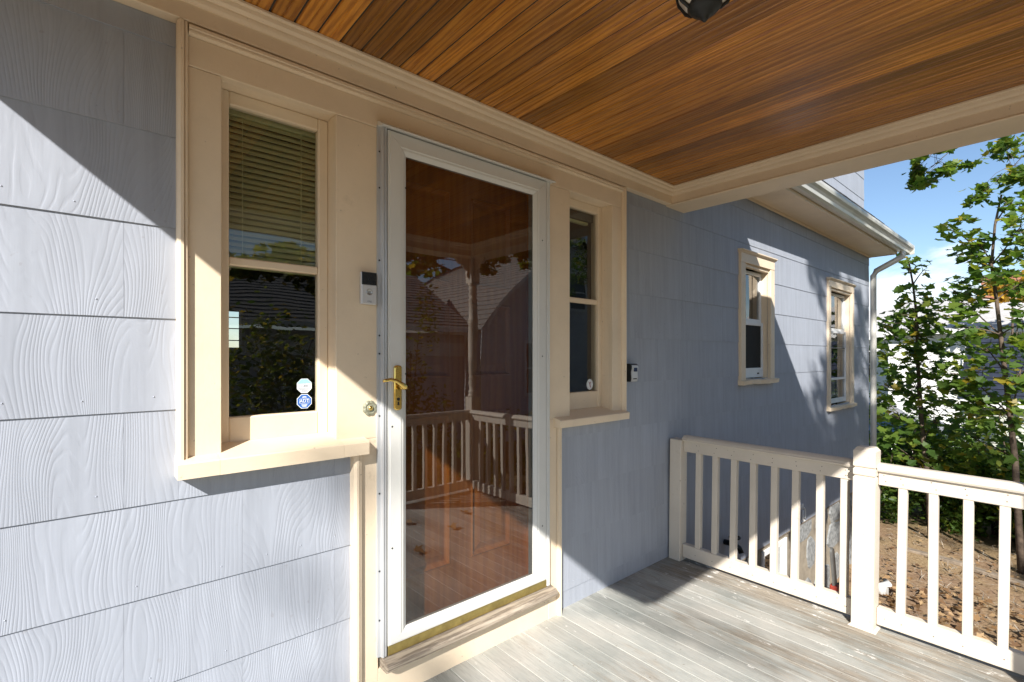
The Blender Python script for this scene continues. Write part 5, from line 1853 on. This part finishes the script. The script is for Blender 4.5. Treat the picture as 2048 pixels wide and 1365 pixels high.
def build_yard():
    # chain link fence
    f = empty('chain_link_fence', (11.6, -1.0, GZ), None, 'chain link fence with steel top rail behind the bushes', 'fence')
    y0, y1, zt = -3.6, 1.2, -0.2
    for y in (-3.0, -1.35, 0.3):
        mo('fence_post', *tube([(11.6, y, GZ - 0.1), (11.6, y, zt + 0.03)], [0.028, 0.028], 8), M['steel'], f, True)
    mo('top_rail', *tube([(11.6, y0, zt), (11.6, y1, zt)], [0.022, 0.022], 8), M['steel'], f, True)
    b = Bag()
    step = 0.075
    H = zt - GZ
    for k in range(int((y1 - y0) / step)):
        y = y0 + k * step
        for s in (1, -1):
            ya, yb = y, y + s * H
            yb2 = min(max(yb, y0), y1)
            zz = GZ + H * abs(yb2 - ya) / H
            b.add(*tube([(11.6 + 0.004 * s, ya, GZ), (11.6 + 0.004 * s, yb2, zz)], [0.0035, 0.0035], 3))
        for s in (1, -1):
            pass
    o = b.obj('wire_mesh', M['steel'], f)
    o['kind'] = 'stuff'
    # timber edging lying on the soil
    def edging(label, a, b_, w=0.05, hgt=0.045):
        a, b_ = Vector(a), Vector(b_)
        L = (b_ - a).length
        o = box('timber_edging', (-L / 2, L / 2), (-w, w), (0, hgt), M['timber'], None, 0.008)
        o.location = (a + b_) / 2 + Vector((0, 0, 0.02))
        o.rotation_euler = (0, 0, math.atan2(b_.y - a.y, b_.x - a.x))
        tag(o, label, 'edging')
    def gp(u, v):
        xc = (u - 1024) / 979
        s, c = math.sin(YAW), math.cos(YAW)
        t = (GZ - 1.35) / ((713 - v) / 979)
        return ((s + c * xc) * t, -1.8 + (c - s * xc) * t, GZ)
    edging('pale weathered timber edging lying along the soil under the bushes', gp(1795, 1098), gp(1925, 1132))
    edging('darker timber edging lying nearer the right edge of the soil bed', gp(1935, 1138), gp(2070, 1180))
    # fallen leaves and straw
    n = 1100
    P = np.stack([rng.uniform(3.6, 10.5, n), -3.0 + 3.0 * rng.beta(1.2, 1.2, n) , np.full(n, GZ + 0.03) + rng.uniform(0, 0.02, n)], 1)
    V, F = leaf_arrays(MAPLE, P, rand_norm(n, 1.3, 0.4), rng.uniform(0.02, 0.06, n), rng.uniform(0, 6.28, n), 0.3)
    o = bpy.data.objects.new('fallen_leaves', fast_mesh('fallen_leaves', V, F, M['leafdry']))
    C.objects.link(o)
    tag(o, 'dry fallen leaves scattered over the soil beyond the railing', 'leaves', kind='stuff')
    n = 420
    P = np.stack([rng.uniform(4.6, 7.2, n), rng.uniform(-1.9, -0.5, n), np.full(n, GZ + 0.035) + rng.uniform(0, 0.03, n)], 1)
    P[:, 1] += 0.3 * np.sin(P[:, 0] * 3.1)
    V, F = leaf_arrays(MAPLE, P, rand_norm(n, 1.1, 0.5), rng.uniform(0.05, 0.10, n), rng.uniform(0, 6.28, n), 0.45)
    o = bpy.data.objects.new('fallen_leaves', fast_mesh('fallen_leaves', V, F, M['leafdry']))
    C.objects.link(o)
    tag(o, 'larger curled brown leaves drifted on the soil close to the railing', 'leaves', kind='stuff')
    n = 2200
    P = np.stack([rng.uniform(3.6, 9.5, n), rng.uniform(-3.2, 0.0, n), np.full(n, GZ + 0.025) + rng.uniform(0, 0.02, n)], 1)
    V, F = leaf_arrays([(0, 0), (0.03, 0.5), (0, 1)], P, rand_norm(n, 1.5, 0.35), rng.uniform(0.06, 0.2, n), rng.normal(0.6, 0.7, n), 0.2)
    o = bpy.data.objects.new('straw_litter', fast_mesh('straw_litter', V, F, M['thresh']))
    C.objects.link(o)
    tag(o, 'straw and twig litter on the soil beyond the railing', 'litter', kind='stuff')
    # a few dry leaves on the porch floor (seen mirrored in the door)
    for k, (x, y) in enumerate(((2.2, -1.5), (2.5, -1.75), (1.75, -1.25), (2.0, -1.85), (2.62, -2.05), (1.6, -1.5))):
        V, F = leaf_arrays(MAPLE, np.zeros((1, 3)), np.array([[random.uniform(-.3, .3), random.uniform(-.3, .3), 1.0]]), np.array([0.085]), np.array([random.uniform(0, 6)]), 0.5)
        o = bpy.data.objects.new('fallen_leaf', fast_mesh('fallen_leaf', V, F, M['leafdry']))
        C.objects.link(o)
        o.location = (x, y, SL * y + 0.014)
        tag(o, 'curled dry leaf lying on the porch floor, mirrored in the door glass', 'leaf', 'dry leaves on the porch floor')
    # white stub of pipe beyond the post
    p = gp(1766, 1190)
    o = mo('pipe_stub', *tube([(p[0], p[1], GZ - 0.02), (p[0], p[1], GZ + 0.10), (p[0] + 0.05, p[1] - 0.03, GZ + 0.13)], [0.05, 0.05, 0.05], 12), M['vinyl'], None, True)
    tag(o, 'short white pipe stub standing on the soil just right of the railing post', 'pipe')
    # parked car glimpsed through the leaves
    c = empty('parked_car', (19.0, 2.6, GZ - 0.15), None, 'dark blue car parked beyond the fence, glimpsed through leaves', 'car')
    zc = GZ - 0.15
    pr = [(0.4, 0.32), (0.42, 0.62), (0.75, 0.80), (1.45, 0.88), (2.05, 1.32), (3.2, 1.36), (3.95, 0.95), (4.45, 0.88), (4.52, 0.4), (4.4, 0.28), (0.5, 0.28)]
    extrude('body', [(0.2 + q - 0.0, zc + z) for q, z in pr], 18.2, 19.9, 'x', M['carblue'], c)
    gl = [(1.62, 0.92), (2.10, 1.28), (3.15, 1.31), (3.75, 0.96)]
    extrude('side_window', [(0.2 + q, zc + z) for q, z in gl], 18.19, 19.91, 'x', M['blackgloss'], c)
    for y in (1.1, 3.9):
        for x in (18.25, 19.85):
            vs, fs = tube([(x - 0.1, 0.2 + y, zc + 0.31), (x + 0.1, 0.2 + y, zc + 0.31)], [0.31, 0.31], 18)
            mo('wheel', vs, fs, M['black'], c)


build_yard()
